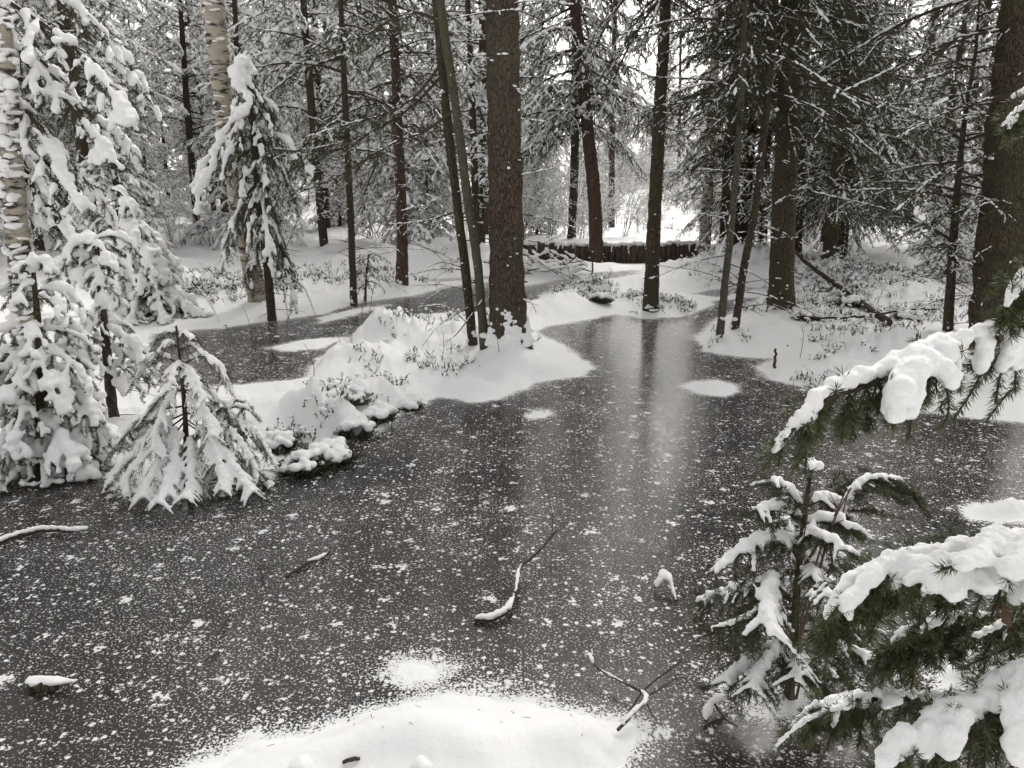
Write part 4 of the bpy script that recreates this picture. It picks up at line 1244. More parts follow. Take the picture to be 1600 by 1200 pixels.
# ------------------------------------------------------------------ spruce in the right foreground: its snowy boughs reach into view
def fg_parts(parent, bname, main, rmain, shoots, label, seed, rb=.006, auto=None, nd=(1900, .018, .0016), voxel=.0042, hidewood=1.2):
    """bough part with needles and snow as sub-parts. main: (px,py,Y) along the crest of the snow; shoots: (points, snow share, snow radius)"""
    rng = np.random.default_rng(seed)
    W_ = resample([A(*p) for p in main], 40)
    rm = .76 * np.interp(np.linspace(0, 1, 40), np.linspace(0, 1, len(rmain)), rmain)
    wood = W_ - UP * (rm * hidewood)[:, None]
    S = new_S()
    r = rb * np.linspace(1, .3, 40)
    S['wood'].add(wood[:-1], wood[1:], r[:-1], r[1:])
    S['green'].add(wood[6:-1], wood[7:], 1.)
    Cn = [W_ + rng.normal(size=W_.shape) * (rm * .12)[:, None]]; Cr = [rm * (.72 + .38 * rng.random(40))]
    for pts, share, sr in shoots:
        Q = resample([A(*p) for p in pts], 12)
        S['wood'].add(Q[:-1], Q[1:], .0022, .0016); S['green'].add(Q[:-1], Q[1:], 1.)
        k = int(12 * share)
        if k > 1:
            u = np.linspace(0, 1, k * 3); f = u * (k - 1); i = np.minimum(f.astype(int), k - 2); w_ = (f - i)[:, None]
            C_ = Q[i] * (1 - w_) + Q[i + 1] * w_ + UP * sr * .25 + np.array([-.004, -.004, 0])
            Cn.append(C_ + rng.normal(size=C_.shape) * sr * .15); Cr.append(sr * (1.05 - .45 * u) * (.85 + .3 * rng.random(len(u))))
    for k in range(26):                          # needles poking out through the snow
        i = int(3 + 33 * rng.random()); th = rng.random() * PI
        T = nrm(wood[i + 1] - wood[i]); sd = nrm(np.cross(T, UP))
        d = nrm(T * .5 + sd * math.cos(th) + UP * math.sin(th) * .8); e = wood[i] + d * (rm[i] * 2.0 + .006 + .012 * rng.random())
        S['wood'].add(wood[i], e, .0012, .001); S['green'].add(wood[i] + (e - wood[i]) * .6, e, 1.)
    if auto:
        n_, l0, l1, t0, t1, share, sr = auto
        for k in range(n_):
            u = t0 + (t1 - t0) * (k + rng.random()) / n_
            i = int(u * 38); o = wood[i]; T = nrm(wood[i + 1] - wood[i])
            sd = nrm(np.cross(T, UP)) * (1 if k % 2 else -1)
            d = nrm(T * (.35 + .3 * rng.random()) + sd * (.5 * rng.random()) - UP * (.5 + .5 * rng.random())); L = l0 + (l1 - l0) * rng.random()
            pts = [o]; dd = d
            for j in range(6):
                dd = nrm(dd - UP * .13 + rng.normal(size=3) * .05); pts.append(pts[-1] + dd * L / 6)
            Q = np.array(pts)
            S['wood'].add(Q[:-1], Q[1:], .002, .0014); S['green'].add(Q[:-1], Q[1:], 1.)
            for _ in range(3):                       # side shoots
                i2 = rng.integers(1, 5); s2 = nrm(np.cross(dd, rng.normal(size=3))); e = Q[i2] + nrm(dd * .8 + s2 * .55) * L * .35
                S['wood'].add(Q[i2], e, .0016, .0012); S['green'].add(Q[i2], e, 1.)
            if rng.random() < share:
                kk = rng.integers(3, 7); C_ = resample(Q[:kk], kk * 4, False) + UP * sr * .35 + np.array([-.003, -.004, 0])
                Cn.append(C_); Cr.append(sr * np.linspace(1.1, .6, len(C_)) * (.8 + .4 * rng.random(len(C_))))
    for pts, _s, _r in shoots:
        q0 = A(*pts[0]); k = int(np.argmin(np.linalg.norm(wood - q0, axis=1))); S['wood'].add(wood[k], q0, .003, .0022)
    a, b, r0, r1 = S['wood'].get()
    mb = MB(); prisms(mb, a, b, r0, r1, 6)
    bo = mb.build(bname, M['twig'], parent); bo['label'] = label
    a, b, _, _ = S['green'].get()
    mb = MB(); needles(mb, a, b, nd[0], nd[1], nd[2], rng, 50, True)
    ne = mb.build('needles', M['needle_near'], None, False); ne.parent = bo
    sn = fused('snow', np.concatenate(Cn), np.concatenate(Cr), voxel, M['snow'], None, rng, .9, 2, .009, .013, ICO2)
    for o in extra_parts:
        if o.parent is None: o.parent = bo


fb = np.array([2.0, 1.25, hz(2.0, 1.25)])
fgt = thing('spruce_tree', fb, 'foreground spruce at the right, its heavy snow covered boughs hanging into view', 'spruce tree')
P = np.array([fb + [0, 0, -.1], fb + [.02, .02, .8], fb + [.0, .05, 1.6], fb + [.03, .05, 2.6], fb + [0, 0, 4.5]])
make_trunk(fgt, P, np.array([.075, .065, .055, .045, .01]), 'spruce_dark', 16, .4, 5, .06)
fg_parts(fgt, 'bough', [(2350, 380, 1.45), (1800, 455, 1.36), (1640, 492, 1.28), (1590, 503, 1.26), (1500, 524, 1.22), (1425, 556, 1.18), (1360, 582, 1.15), (1295, 606, 1.11), (1252, 645, 1.08), (1226, 683, 1.06)],
         [.02, .026, .026, .026, .025, .026, .022, .018, .014, .007],
         [([(1440, 565, 1.17), (1412, 600, 1.12), (1398, 640, 1.10), (1394, 672, 1.09)], .85, .022), ([(1430, 570, 1.16), (1425, 620, 1.12), (1424, 660, 1.10), (1416, 690, 1.10)], .62, .02),
          ([(1480, 545, 1.2), (1478, 590, 1.16), (1482, 640, 1.15), (1470, 672, 1.15)], .45, .018), ([(1450, 560, 1.18), (1480, 585, 1.15), (1500, 605, 1.14)], .9, .017),
          ([(1350, 590, 1.15), (1356, 610, 1.14), (1358, 632, 1.14)], 0, .01), ([(1370, 590, 1.16), (1378, 615, 1.15), (1374, 628, 1.15)], 0, .01),
          ([(1540, 540, 1.23), (1530, 590, 1.22), (1500, 640, 1.21), (1490, 655, 1.2)], .4, .015), ([(1590, 530, 1.25), (1565, 580, 1.24), (1555, 630, 1.23)], .5, .017),
          ([(1610, 530, 1.26), (1590, 570, 1.25), (1585, 610, 1.25)], .6, .018), ([(1620, 540, 1.3), (1600, 590, 1.3), (1570, 620, 1.3), (1540, 660, 1.3)], .5, .014)],
         'thick upper bough with a long white ridge of snow and a bare tip pointing left', 81, .009, (26, .05, .11, .12, .93, .25, .010))
fg_parts(fgt, 'bough', [(2350, 260, 1.4), (1800, 360, 1.34), (1660, 398, 1.28), (1610, 425, 1.25), (1585, 452, 1.22), (1574, 476, 1.2)], [.015, .018, .019, .018, .015, .008],
         [([(1610, 440, 1.24), (1605, 470, 1.22), (1592, 492, 1.22)], .3, .01), ([(1630, 430, 1.26), (1620, 470, 1.24), (1610, 500, 1.24)], .3, .01)],
         'short snowy bough tip above the long one', 82, .005, (12, .04, .09, .3, .95, .1, .008))
fg_parts(fgt, 'bough', [(2350, 40, 1.6), (1800, 110, 1.55), (1660, 140, 1.5), (1600, 165, 1.46), (1566, 196, 1.44)], [.012, .013, .013, .011, .006],
         [([(1640, 150, 1.5), (1610, 140, 1.5), (1570, 165, 1.5)], .9, .009)], 'highest bough tip at the right edge', 83, .005, (8, .03, .07, .3, .95, .1, .007))
fg_parts(fgt, 'bough', [(2350, 640, 1.35), (1850, 770, 1.22), (1680, 825, 1.17), (1590, 850, 1.13), (1520, 852, 1.11), (1450, 862, 1.09), (1395, 874, 1.08), (1345, 895, 1.06), (1308, 930, 1.04), (1288, 965, 1.03)],
         [.022, .026, .030, .032, .028, .022, .018, .016, .014, .007],
         [([(1390, 875, 1.07), (1360, 905, 1.03), (1330, 940, 1.0), (1300, 960, .98)], .9, .015), ([(1410, 870, 1.07), (1404, 900, 1.05), (1400, 925, 1.04)], .9, .011),
          ([(1440, 875, 1.06), (1425, 915, 1.02), (1412, 960, 1.0)], .55, .013), ([(1470, 880, 1.05), (1455, 920, 1.0), (1440, 950, .98)], .5, .018), ([(1500, 885, 1.05), (1490, 920, 1.0), (1485, 935, .99)], .8, .02),
          ([(1540, 890, 1.05), (1535, 925, 1.0), (1520, 965, .98)], .5, .02), ([(1570, 890, 1.06), (1560, 935, 1.03), (1545, 970, 1.02)], .4, .02), ([(1600, 890, 1.07), (1590, 940, 1.05), (1575, 985, 1.04)], .5, .02),
          ([(1630, 880, 1.05), (1610, 930, 1.0), (1590, 965, 1.0)], .6, .022), ([(1350, 905, 1.1), (1350, 930, 1.1), (1345, 955, 1.1)], .3, .012), ([(1560, 840, 1.12), (1530, 870, 1.0), (1470, 890, .96)], .9, .02), ([(1620, 850, 1.1), (1590, 880, 1.0), (1575, 910, .97)], .9, .02)],
         'broad middle bough with a wide snow blanket and dark needles hanging below', 84, .009, (60, .05, .12, .1, .95, .35, .011))
fg_parts(fgt, 'bough', [(2350, 800, 1.4), (1800, 900, 1.32), (1640, 945, 1.26), (1560, 958, 1.22), (1480, 960, 1.2), (1420, 978, 1.18), (1396, 1000, 1.17)], [.006, .007, .008, .009, .008, .009, .007],
         [([(1470, 960, 1.18), (1440, 985, 1.17), (1400, 1010, 1.16)], .6, .009), ([(1590, 960, 1.2), (1540, 985, 1.17), (1500, 1005, 1.15)], .8, .008), ([(1650, 985, 1.15), (1580, 1010, 1.1), (1500, 1045, 1.08)], .4, .007)],
         'thin dark bough with little snow under the broad one', 85, .006, (50, .05, .11, .1, .95, .1, .006))
fg_parts(fgt, 'bough', [(2350, 900, 1.4), (1850, 1040, 1.28), (1660, 1085, 1.22), (1560, 1090, 1.2), (1470, 1086, 1.18), (1390, 1083, 1.16), (1330, 1086, 1.14), (1285, 1097, 1.13), (1256, 1110, 1.12)],
         [.012, .012, .012, .013, .014, .014, .013, .011, .006],
         [([(1400, 1090, 1.15), (1370, 1115, 1.12), (1362, 1130, 1.12)], .4, .010), ([(1330, 1095, 1.13), (1300, 1110, 1.1), (1285, 1125, 1.1)], .5, .009), ([(1480, 1095, 1.16), (1440, 1115, 1.12), (1430, 1140, 1.1)], .5, .010),
          ([(1260, 1112, 1.12), (1235, 1135, 1.12), (1220, 1150, 1.12)], .6, .005), ([(1300, 1105, 1.12), (1250, 1130, 1.1), (1215, 1165, 1.1)], 1, .006)],
         'low slim bough reaching far left near the bottom edge', 86, .006, (40, .04, .09, .1, .95, .15, .008))
fg_parts(fgt, 'bough', [(2300, 860, 1.15), (1850, 970, 1.05), (1680, 1020, 1.0), (1600, 1050, .97), (1540, 1080, .95), (1485, 1112, .93), (1440, 1142, .92), (1400, 1160, .91), (1382, 1178, .9)],
         [.024, .026, .027, .027, .026, .024, .02, .016, .011],
         [([(1500, 1110, .93), (1490, 1150, .9), (1480, 1195, .88)], .9, .018), ([(1420, 1150, .91), (1390, 1180, .9), (1375, 1215, .89)], .9, .016), ([(1560, 1080, .95), (1545, 1130, .92), (1540, 1190, .9)], .35, .014),
          ([(1600, 1060, .96), (1590, 1120, .9), (1580, 1210, .88)], .9, .024), ([(1640, 1050, .97), (1610, 1110, .9), (1600, 1220, .88)], .9, .028), ([(1450, 1140, .92), (1445, 1180, .9), (1440, 1220, .9)], .5, .014),
          ([(1530, 1095, .94), (1520, 1150, .92), (1510, 1220, .9)], .3, .012)],
         'lowest thick bough with a fat snow roll in the bottom right corner', 87, .008, (50, .05, .12, .1, .97, .3, .011))

# ------------------------------------------------------------------ small spruce standing in the pond in front
def arm_tree(stem, w, label, sp, seed, cap=(), nd=(1000, .015, .0019), vox=.0055, tw=.022, twl=.26, hang=.5, fl=.05, fingers=3, shl=.035, rs=.82, fr=(.55, .25), cr=.018):
    """small spruce with every bough drawn: sp = (photo pixels from the stem outwards, depth change, snow radius)"""
    rng = np.random.default_rng(seed)
    P, r, b = trunk_pts(stem, w)
    t = thing('spruce_sapling', b, label, 'spruce sapling')
    make_trunk(t, P, r, 'spruce_dark', 10, .3, seed, .03)
    Yb = b[1]
    S = new_S(); S['green'].add(P[-2], P[-1], 1.)
    C_ = [np.array([A(x, y, Yb - .01 * k)]) for k, (x, y) in enumerate(cap)]; Cr = [np.array([cr]) for _ in cap]
    lo = lambda q: np.maximum(terrain(q[:, 0], q[:, 1]), 0)
    for pts, dy, sr in sp:
        k = len(pts); W_ = np.array([A(x, y, Yb + dy * (i / (k - 1))) for i, (x, y) in enumerate(pts)])
        W_[:, 2] = np.maximum(W_[:, 2], lo(W_) + .02)
        Q = resample(W_, 14)
        bough_path(S, rng, Q - UP * sr * .8, rb=.005, tw=tw, twl=twl, hang=hang, shoot=.03, shl=shl, snow=0, start=.2)
        L = np.linalg.norm(np.diff(Q, axis=0), axis=1).sum(); n_ = max(6, int(L / (sr * .5)))
        u = np.linspace(.16, 1, n_); q = np.stack([np.interp(u, np.linspace(0, 1, 14), Q[:, j]) for j in range(3)], 1)
        C_.append(q + rng.normal(size=q.shape) * sr * .2); Cr.append(rs * sr * (.7 + .5 * rng.random(n_)) * np.interp(u, [0, .3, .8, 1], [.6, 1, 1, .5]))
        T = nrm(np.gradient(q, axis=0)); sd = nrm(np.cross(T, UP))
        for i in range(1, n_, fingers):            # fingers of snow along the side twigs
            s_ = 1 if rng.random() < .5 else -1; l = fl * (1 + 1.2 * rng.random())
            v_ = np.linspace(0, 1, 8)[:, None]
            f_ = q[i] + (T[i] * .5 + sd[i] * s_ * .8) * l * v_ - UP * l * .6 * v_ ** 1.5
            C_.append(f_); Cr.append(sr * np.linspace(fr[0], fr[1], 8) * (.8 + .4 * rng.random(8)))
            S['wood'].add(f_[:-1], f_[1:], .0016, .001); S['green'].add(f_[:-1] - UP * sr * .4, f_[1:] - UP * sr * .4, 1.)
    C_ = np.concatenate(C_); C_[:, 2] = np.maximum(C_[:, 2], lo(C_) + .008)
    for k in ('wood', 'green'):
        for lst in (S[k].a, S[k].b):
            for i in range(len(lst)): lst[i] = np.stack([lst[i][:, 0], lst[i][:, 1], np.maximum(lst[i][:, 2], lo(lst[i]) + .01)], 1)
    finish(S, t, rng, nd, 'needle', 'snow', 4, True)
    fused('snow', C_, np.concatenate(Cr), vox, M['snow'], t, rng, .85, 2, .008, .022)
    return t


arm_tree([(1234, 1088), (1240, 1000), (1247, 900), (1258, 800), (1269, 725)], [14, 13, 11, 8, 4],
         'small dark spruce sapling with separate snow pads standing in the ice near bottom right', [
        ([(1256, 792), (1235, 765), (1210, 748)], -.06, .020), ([(1258, 785), (1290, 772), (1318, 792), (1338, 815)], .05, .024),
        ([(1254, 805), (1220, 790), (1186, 792)], -.1, .020), ([(1254, 812), (1290, 805), (1325, 818)], -.1, .024), ([(1250, 830), (1280, 830), (1330, 860)], -.2, .020), ([(1252, 850), (1230, 810), (1222, 790)], .25, .018),
        ([(1250, 870), (1230, 838), (1180, 842), (1120, 890)], -.12, .024), ([(1250, 880), (1290, 860), (1340, 890)], .1, .022), ([(1248, 890), (1270, 890), (1300, 930)], -.3, .018),
        ([(1244, 935), (1200, 918), (1140, 918), (1090, 938)], .05, .018), ([(1244, 930), (1205, 900), (1195, 940), (1205, 985)], -.35, .028), ([(1243, 950), (1200, 940), (1160, 965), (1110, 980)], -.1, .010),
        ([(1244, 960), (1290, 960), (1345, 1000)], .1, .014), ([(1242, 980), (1290, 1000), (1350, 1020), (1402, 1052)], -.1, .017), ([(1242, 985), (1300, 975), (1380, 985)], .25, .015),
        ([(1240, 1000), (1200, 1010), (1160, 1040), (1136, 1062)], -.12, .022), ([(1240, 1005), (1210, 1010), (1190, 1050), (1180, 1075)], -.25, .022), ([(1240, 1010), (1255, 1030), (1245, 1060)], -.3, .02), ([(1240, 1020), (1280, 1030), (1310, 1060)], -.2, .010),
        ([(1246, 900), (1300, 810), (1336, 758), (1362, 745), (1400, 746), (1426, 768)], .12, .012)], 91, ((1268, 722), (1256, 724), (1280, 727), (1266, 728)), (1300, .016, .0019))
arm_tree([(290, 756), (291, 690), (287, 620), (281, 560), (275, 508)], [9, 8, 6, 4, 3],
         'front spruce sapling with long drooping boughs spread over the ice like a tent',
         [([(278, 540), (262, 532), (246, 548)], -.05, .013), ([(279, 545), (300, 536), (318, 548)], .04, .013), ([(276, 520), (262, 516), (254, 526)], .03, .010), ([(276, 522), (290, 518), (300, 528)], -.04, .010),
          ([(281, 565), (250, 552), (228, 560), (222, 582)], .06, .016), ([(282, 568), (315, 552), (345, 570), (352, 600)], .02, .017), ([(282, 566), (275, 570), (262, 610)], -.2, .016), ([(283, 568), (300, 580), (318, 622)], -.18, .016),
          ([(285, 605), (255, 615), (228, 650), (214, 690)], .12, .018), ([(286, 606), (325, 606), (352, 645), (362, 680)], .10, .018), ([(286, 600), (262, 625), (245, 670), (240, 705)], -.2, .020), ([(287, 606), (315, 630), (332, 680)], -.2, .019),
          ([(289, 640), (250, 662), (205, 712), (166, 748)], -.04, .022), ([(289, 645), (245, 680), (208, 730), (190, 756)], -.16, .022), ([(289, 650), (258, 695), (236, 745), (222, 776)], -.32, .026), ([(290, 655), (272, 705), (262, 755), (250, 782)], -.40, .026),
          ([(290, 660), (300, 710), (296, 760), (288, 776)], -.38, .022), ([(290, 650), (325, 680), (342, 728), (346, 764)], -.26, .018), ([(289, 640), (340, 655), (380, 695), (402, 742)], -.04, .021), ([(289, 632), (345, 640), (396, 672), (426, 716)], .14, .020),
          ([(290, 655), (340, 690), (372, 735), (392, 768)], -.22, .024), ([(288, 630), (240, 640), (200, 672), (178, 705)], .2, .018)], 45, ((275, 506), (270, 510)), (480, .015, .0018), .006, .04, .26, .7, .05, 2, .045, .92, (.66, .3), .013)
# ------------------------------------------------------------------ log wall and things lying about
def multi(name, parts, parent=None):
    """one mesh with several materials. parts: (MB, material, smooth)"""
    mb = MB(); idx = []; sm = []; mats = []
    for i, (m_, mat, s_) in enumerate(parts):
        if not m_.f: continue
        mats.append(mat)
        for V in m_.v: pass
        V = np.concatenate(m_.v); mb_n = mb.n
        for f in m_.f: mb.f.append(f + mb_n)
        mb.v.append(V); mb.n += len(V)
        k = sum(len(f) for f in m_.f); idx.append(np.full(k, len(mats) - 1)); sm.append(np.full(k, s_))
    me = mb.mesh(name)
    for m_ in mats: me.materials.append(m_)
    me.polygons.foreach_set('material_index', np.concatenate(idx).astype(np.int32))
    me.polygons.foreach_set('use_smooth', np.concatenate(sm))
    return link(name, me, parent)


rng = np.random.default_rng(303)
wp = resample(WALL, 300)
d = np.concatenate([[0], np.cumsum(np.linalg.norm(np.diff(wp, axis=0), axis=1))])
wall = thing('log_wall', (WALL[5, 0], WALL[5, 1], 0), 'low curved retaining wall of upright reddish logs topped with snow', 'log wall')
s_ = 0.0; tops = []
while s_ < d[-1] - .05:
    r_ = .048 + .016 * rng.random()
    s_ += r_
    c = np.array([np.interp(s_, d, wp[:, k]) for k in range(3)])
    top = .32 + .016 * rng.normal() - .05 * (s_ > d[-1] * .93) - .03 * (s_ < .5)
    lean = rng.normal(size=2) * .012
    mb = MB()
    zz = np.array([-.15, .05, .15, .25, top - .012, top])
    P = np.stack([c[0] + lean[0] * zz / .3, c[1] + lean[1] * zz / .3, zz], 1)
    tube(mb, P, r_ * np.array([1.03, 1, .98, .99, .97, .88]), 12, .07, int(rng.integers(999)))
    mb.build('log', M['log'], wall)
    tops.append((c[0], c[1], top))
    s_ += r_ * .84
tops = np.array(tops)
Cn = []; Cr = []
for k in range(len(tops) * 9):
    u = rng.random() * (len(tops) - 1); i = int(u); p = tops[i] * (1 - u + i) + tops[i + 1] * (u - i)
    Cn.append(p + np.array([rng.normal() * .02, .02 + .10 * rng.random(), .02 + .012 * rng.normal()])); Cr.append(.04 + .03 * rng.random())
for k in range(44):                                     # small slides of snow down the face
    i = rng.integers(len(tops)); p = tops[i]
    if rng.random() < .6 and not (i < 10 or i > len(tops) - 12): continue
    l = .05 + .2 * rng.random()
    for v_ in np.linspace(0, 1, 6): Cn.append(p + np.array([.01 * rng.normal(), -.045, -l * v_])); Cr.append(.022 * (1 - .5 * v_))
fused('snow', np.array(Cn), np.array(Cr), .011, M['snow'], wall, rng, .75, 3, .008, .05)


def stick(name, label, cat, pts, r, mat='twig', snow=None, seed=0, side=None, n=8, group=None, voxel=.006, sq=.85):
    """a stick along world points; snow: (from, to, radius); side: list of (points, radius)"""
    rng = np.random.default_rng(seed + 500)
    pts = np.array(pts); N = max(8, int(np.linalg.norm(np.diff(pts, axis=0), axis=1).sum() / .03)); N = min(N, 50)
    Q = resample(pts, N); rr = np.interp(np.linspace(0, 1, N), np.linspace(0, 1, len(r)), r)
    L = np.linalg.norm(np.diff(Q, axis=0), axis=1).sum()
    Q[1:-1] += rng.normal(size=Q[1:-1].shape) * np.minimum(rr[1:-1, None] * .3, .004)
    o = thing(name, Q[0], label, cat, group)
    mb = MB(); tube(mb, Q, rr, n, .12, seed)
    for sp_, r2 in (side or []):
        sp_ = resample(np.array(sp_), 8); tube(mb, sp_, np.linspace(r2, r2 * .4, 8), 6, .1, seed + 1)
    mb.build('wood', M[mat], o)
    if snow:
        Cn = []; Cr = []
        for a, b, sr in snow:
            k = max(4, int(L * (b - a) / (sr * .5)))
            u = np.linspace(a, b, k)
            C_ = np.stack([np.interp(u, np.linspace(0, 1, N), Q[:, j]) for j in range(3)], 1); C_[:, 2] += np.interp(u, np.linspace(0, 1, N), rr) * .6 + sr * .35
            Cn.append(C_ + rng.normal(size=C_.shape) * sr * .12); Cr.append(sr * (.75 + .5 * rng.random(k)) * np.interp(u, [a, a + .08, b - .08, b], [.6, 1, 1, .5]))
        fused('snow', np.concatenate(Cn), np.concatenate(Cr), voxel, M['snow'], o, rng, sq, 2, .005, .02)
    return o


def on(px, py, dz=0.0):
    p = GT(px, py); p[2] = max(p[2], 0) + dz; return p


def offp(p, v): return np.array(p) + np.array(v)


# logs by the wall
stick('fallen_log', 'pale log lying on top of the log wall under an even strip of snow', 'log', [A(828, 384, 15.2), A(880, 386, 15.0), A(936, 386, 14.9)], [.06, .06, .055], 'pine', [(0, 1, .05)], 1, n=12, voxel=.012)
# brush pile
rng = np.random.default_rng(77)
bp = thing('brush_pile', on(862, 425), 'pile of cut branches under thick snow in front of the log wall', 'brush pile')
S = new_S()
for k in range(46):
    c = on(822 + 84 * rng.random(), 424 + 5 * rng.normal()); az = rng.random() * 2 * PI; l = .3 + .6 * rng.random()
    dd = np.array([math.sin(az), math.cos(az) * .6, .3 * rng.normal()]) * l / 2; c[2] += .04 + .22 * rng.random() * math.exp(-((c[0] - bp.location[0]) / .35) ** 2)
    S['wood'].add(c - dd, c + dd, .012, .006)
    if rng.random() < .8: S['snow'].add(c - dd, c + dd, .026)
finish(S, bp, rng, wn=6, heavy=dict(voxel=.011, lift=.6, disp=.008, smooth=2))
stick('cut_branch', 'thick cut branch sticking up behind the snowy brush pile', 'branch', [on(868, 410, .05), A(882, 400, 14.1)], [.035, .03], 'spruce', [(.1, .9, .03)], 3, voxel=.01)
stick('stake', 'thin dark stake standing in the snow before the log wall', 'stake', [on(926, 424, -.05), A(926, 403, G(926, 424)[1])], [.016, .010], 'twig', None, 4)
stick('stake', 'short brown stake at the edge of the right bank by the inlet', 'stake', [on(1211, 577, -.05), A(1211, 560, G(1211, 577)[1]), A(1212, 545, G(1211, 577)[1])], [.013, .012, .010], 'spruce', None, 5)
stick('dead_tree', 'thin dead trunk leaning down from the thick notched trunk to the bank', 'dead tree', [A(1222, 372, 10.6), A(1262, 412, 10.2), A(1322, 456, 9.6), on(1388, 507, .03)], [.018, .024, .032, .04], 'spruce_dark', [(.45, .98, .012)], 6,
      [([A(1322, 456, 9.6), A(1298, 478, 9.5), A(1288, 500, 9.4)], .010), ([A(1345, 475, 9.4), A(1330, 500, 9.3), A(1325, 520, 9.3)], .006), ([A(1290, 434, 9.9), A(1310, 470, 9.7)], .006)], voxel=.01)
stick('fallen_stick', 'dark fallen stick lying across the undergrowth of the right bank', 'stick', [on(1245, 505, .06), on(1330, 503, .05), on(1420, 494, .07), on(1480, 488, .05)], [.012, .014, .012, .008], 'twig', [(.1, .9, .008)], 7)
stick('fallen_stick', 'short pale stick end at the foot of the thick trunk', 'stick', [A(770, 572, 6.5), A(795, 567, 6.52), A(820, 561, 6.56)], [.026, .024, .02], 'spruce', [(.05, .95, .018)], 8)
stick('fallen_stick', 'curved bare stick frozen upright into the open ice with a snowy lower end', 'stick',
      [on(742, 996, .012), on(785, 990, .02), offp(on(806, 960), [0, 0, .035]), offp(on(812, 925), [0, 0, .05]), offp(on(838, 905), [0, 0, .06]), offp(on(868, 878), [0, 0, .09])], [.010, .011, .009, .007, .005, .004], 'twig', [(0, .36, .014), (.4, .62, .009)], 9,
      [([offp(on(862, 882), [0, 0, .085]), offp(on(862, 850), [0, 0, .10]), offp(on(850, 800), [0, 0, .12])], .004)], voxel=.005)
stick('fallen_stick', 'forked white snowy stick lying on the ice at the left edge', 'stick', [on(-20, 880, .012), on(30, 862, .02), on(75, 852, .02), on(122, 854, .02), on(140, 847, .01)], [.012, .013, .011, .009, .005], 'twig', [(0, 1, .013)], 10,
      [([on(40, 858, .02), on(32, 850, .03), on(26, 846, .03)], .006)], voxel=.005)
stick('fallen_stick', 'thin straight stick half sunk in the ice left of the curved stick', 'stick', [on(448, 924, .006), on(480, 906, .012), on(516, 888, .012)], [.006, .008, .005], 'twig', [(.55, .95, .009)], 11, voxel=.004)
for i, (pts, lab) in enumerate([([(408, 905), (414, 930)], 'tiny dark twig poking from the ice beside the thin straight stick'), ([(362, 985), (350, 1010), (342, 1032)], 'thin brown twig under the ice surface in the middle left'),
                                ([(345, 1045), (322, 1065)], 'dark twig tip in the ice below the thin brown twig'), ([(172, 1098), (182, 1118), (190, 1124)], 'bent little twig in the ice right of the snow topped block'),
                                ([(975, 1130), (1005, 1105), (1062, 1062)], 'long thin twig lying from the snow edge toward the small sapling')]):
    stick('twig', lab, 'twig', [on(*p, .006 + .012 * k) for k, p in enumerate(pts)], [.004, .003], 'twig', None, 20 + i, n=6)
# wooden block end on the ice
blk = thing('wood_block', on(64, 1108), 'dark wood block frozen in the ice at lower left with a white cap of snow', 'wood block')
mb = MB(); tube(mb, [on(54, 1103, .012), on(75, 1103, .016), on(95, 1102, .005)], [.022, .022, .014], 10, .2, 3); mb.build('wood', M['spruce_dark'], blk)
Cn = np.array([on(x, 1101 + 2 * math.sin(x), .030) for x in np.linspace(52, 125, 26)]); fused('snow', Cn, np.interp(np.linspace(0, 1, 26), [0, .15, .5, 1], [.014, .024, .02, .008]), .005, M['snow'], blk, rng, .6, 2, .005, .02)
# snow covered knob in the ice right of the curved stick
stick('twig', 'little looped twig with a snow knob on the ice left of the small sapling', 'twig', [on(1055, 964, .01), offp(on(1046, 948), [0, 0, .04]), offp(on(1034, 938), [0, 0, .05]), on(1022, 946, .02)], [.006, .006, .006, .004], 'twig', [(.0, .45, .008), (.4, 1, .020)], 31, voxel=.004)
# branches at the corner of the near snow bank
stick('fallen_branch', 'dead forked branch with blobs of snow at the right corner of the near snow bank', 'branch', [on(965, 1150, .02), on(990, 1135, .05), on(1008, 1118, .05), on(960, 1095, .04), on(930, 1082, .05), on(918, 1070, .06)], [.005, .005, .004, .0035, .003, .002], 'twig',
      [(.05, .45, .009), (.55, .75, .005), (.85, 1, .009)], 32, [([on(1005, 1120, .05), on(1020, 1140, .03), on(1036, 1156, .02)], .003)], voxel=.005)
stick('fallen_branch', 'snowy twig clump lying on the dark ice below the small sapling', 'branch', [on(1100, 1150, .01), on(1112, 1128, .04), on(1140, 1110, .03)], [.006, .006, .004], 'twig', [(0, .5, .016), (.5, 1, .012)], 33, [([on(1112, 1128, .04), on(1130, 1150, .03), on(1150, 1160, .02)], .004)], voxel=.005)
stick('twig', 'short dark twig lying on the near snow bank', 'twig', [on(536, 1190, .006), on(552, 1185, .012), on(562, 1182, .006)], [.005, .006, .004], 'twig', None, 34, n=6)
for i, (x, y, lab, s2) in enumerate([(656, 1198, 'round grey knob of snow at the bottom edge of the near bank', .03), (470, 1204, 'low rounded snow lump at the bottom edge left of the round knob', .035)]):
    o = thing('snow_lump', on(x, y), lab, 'snow lump'); fused('snow', np.array([on(x, y, .015), on(x + 6, y + 3, .01), on(x - 8, y + 4, .008)]), np.array([s2, s2 * .8, s2 * .8]), .006, M['snow'], o, rng, .8, 3, .008, .03)

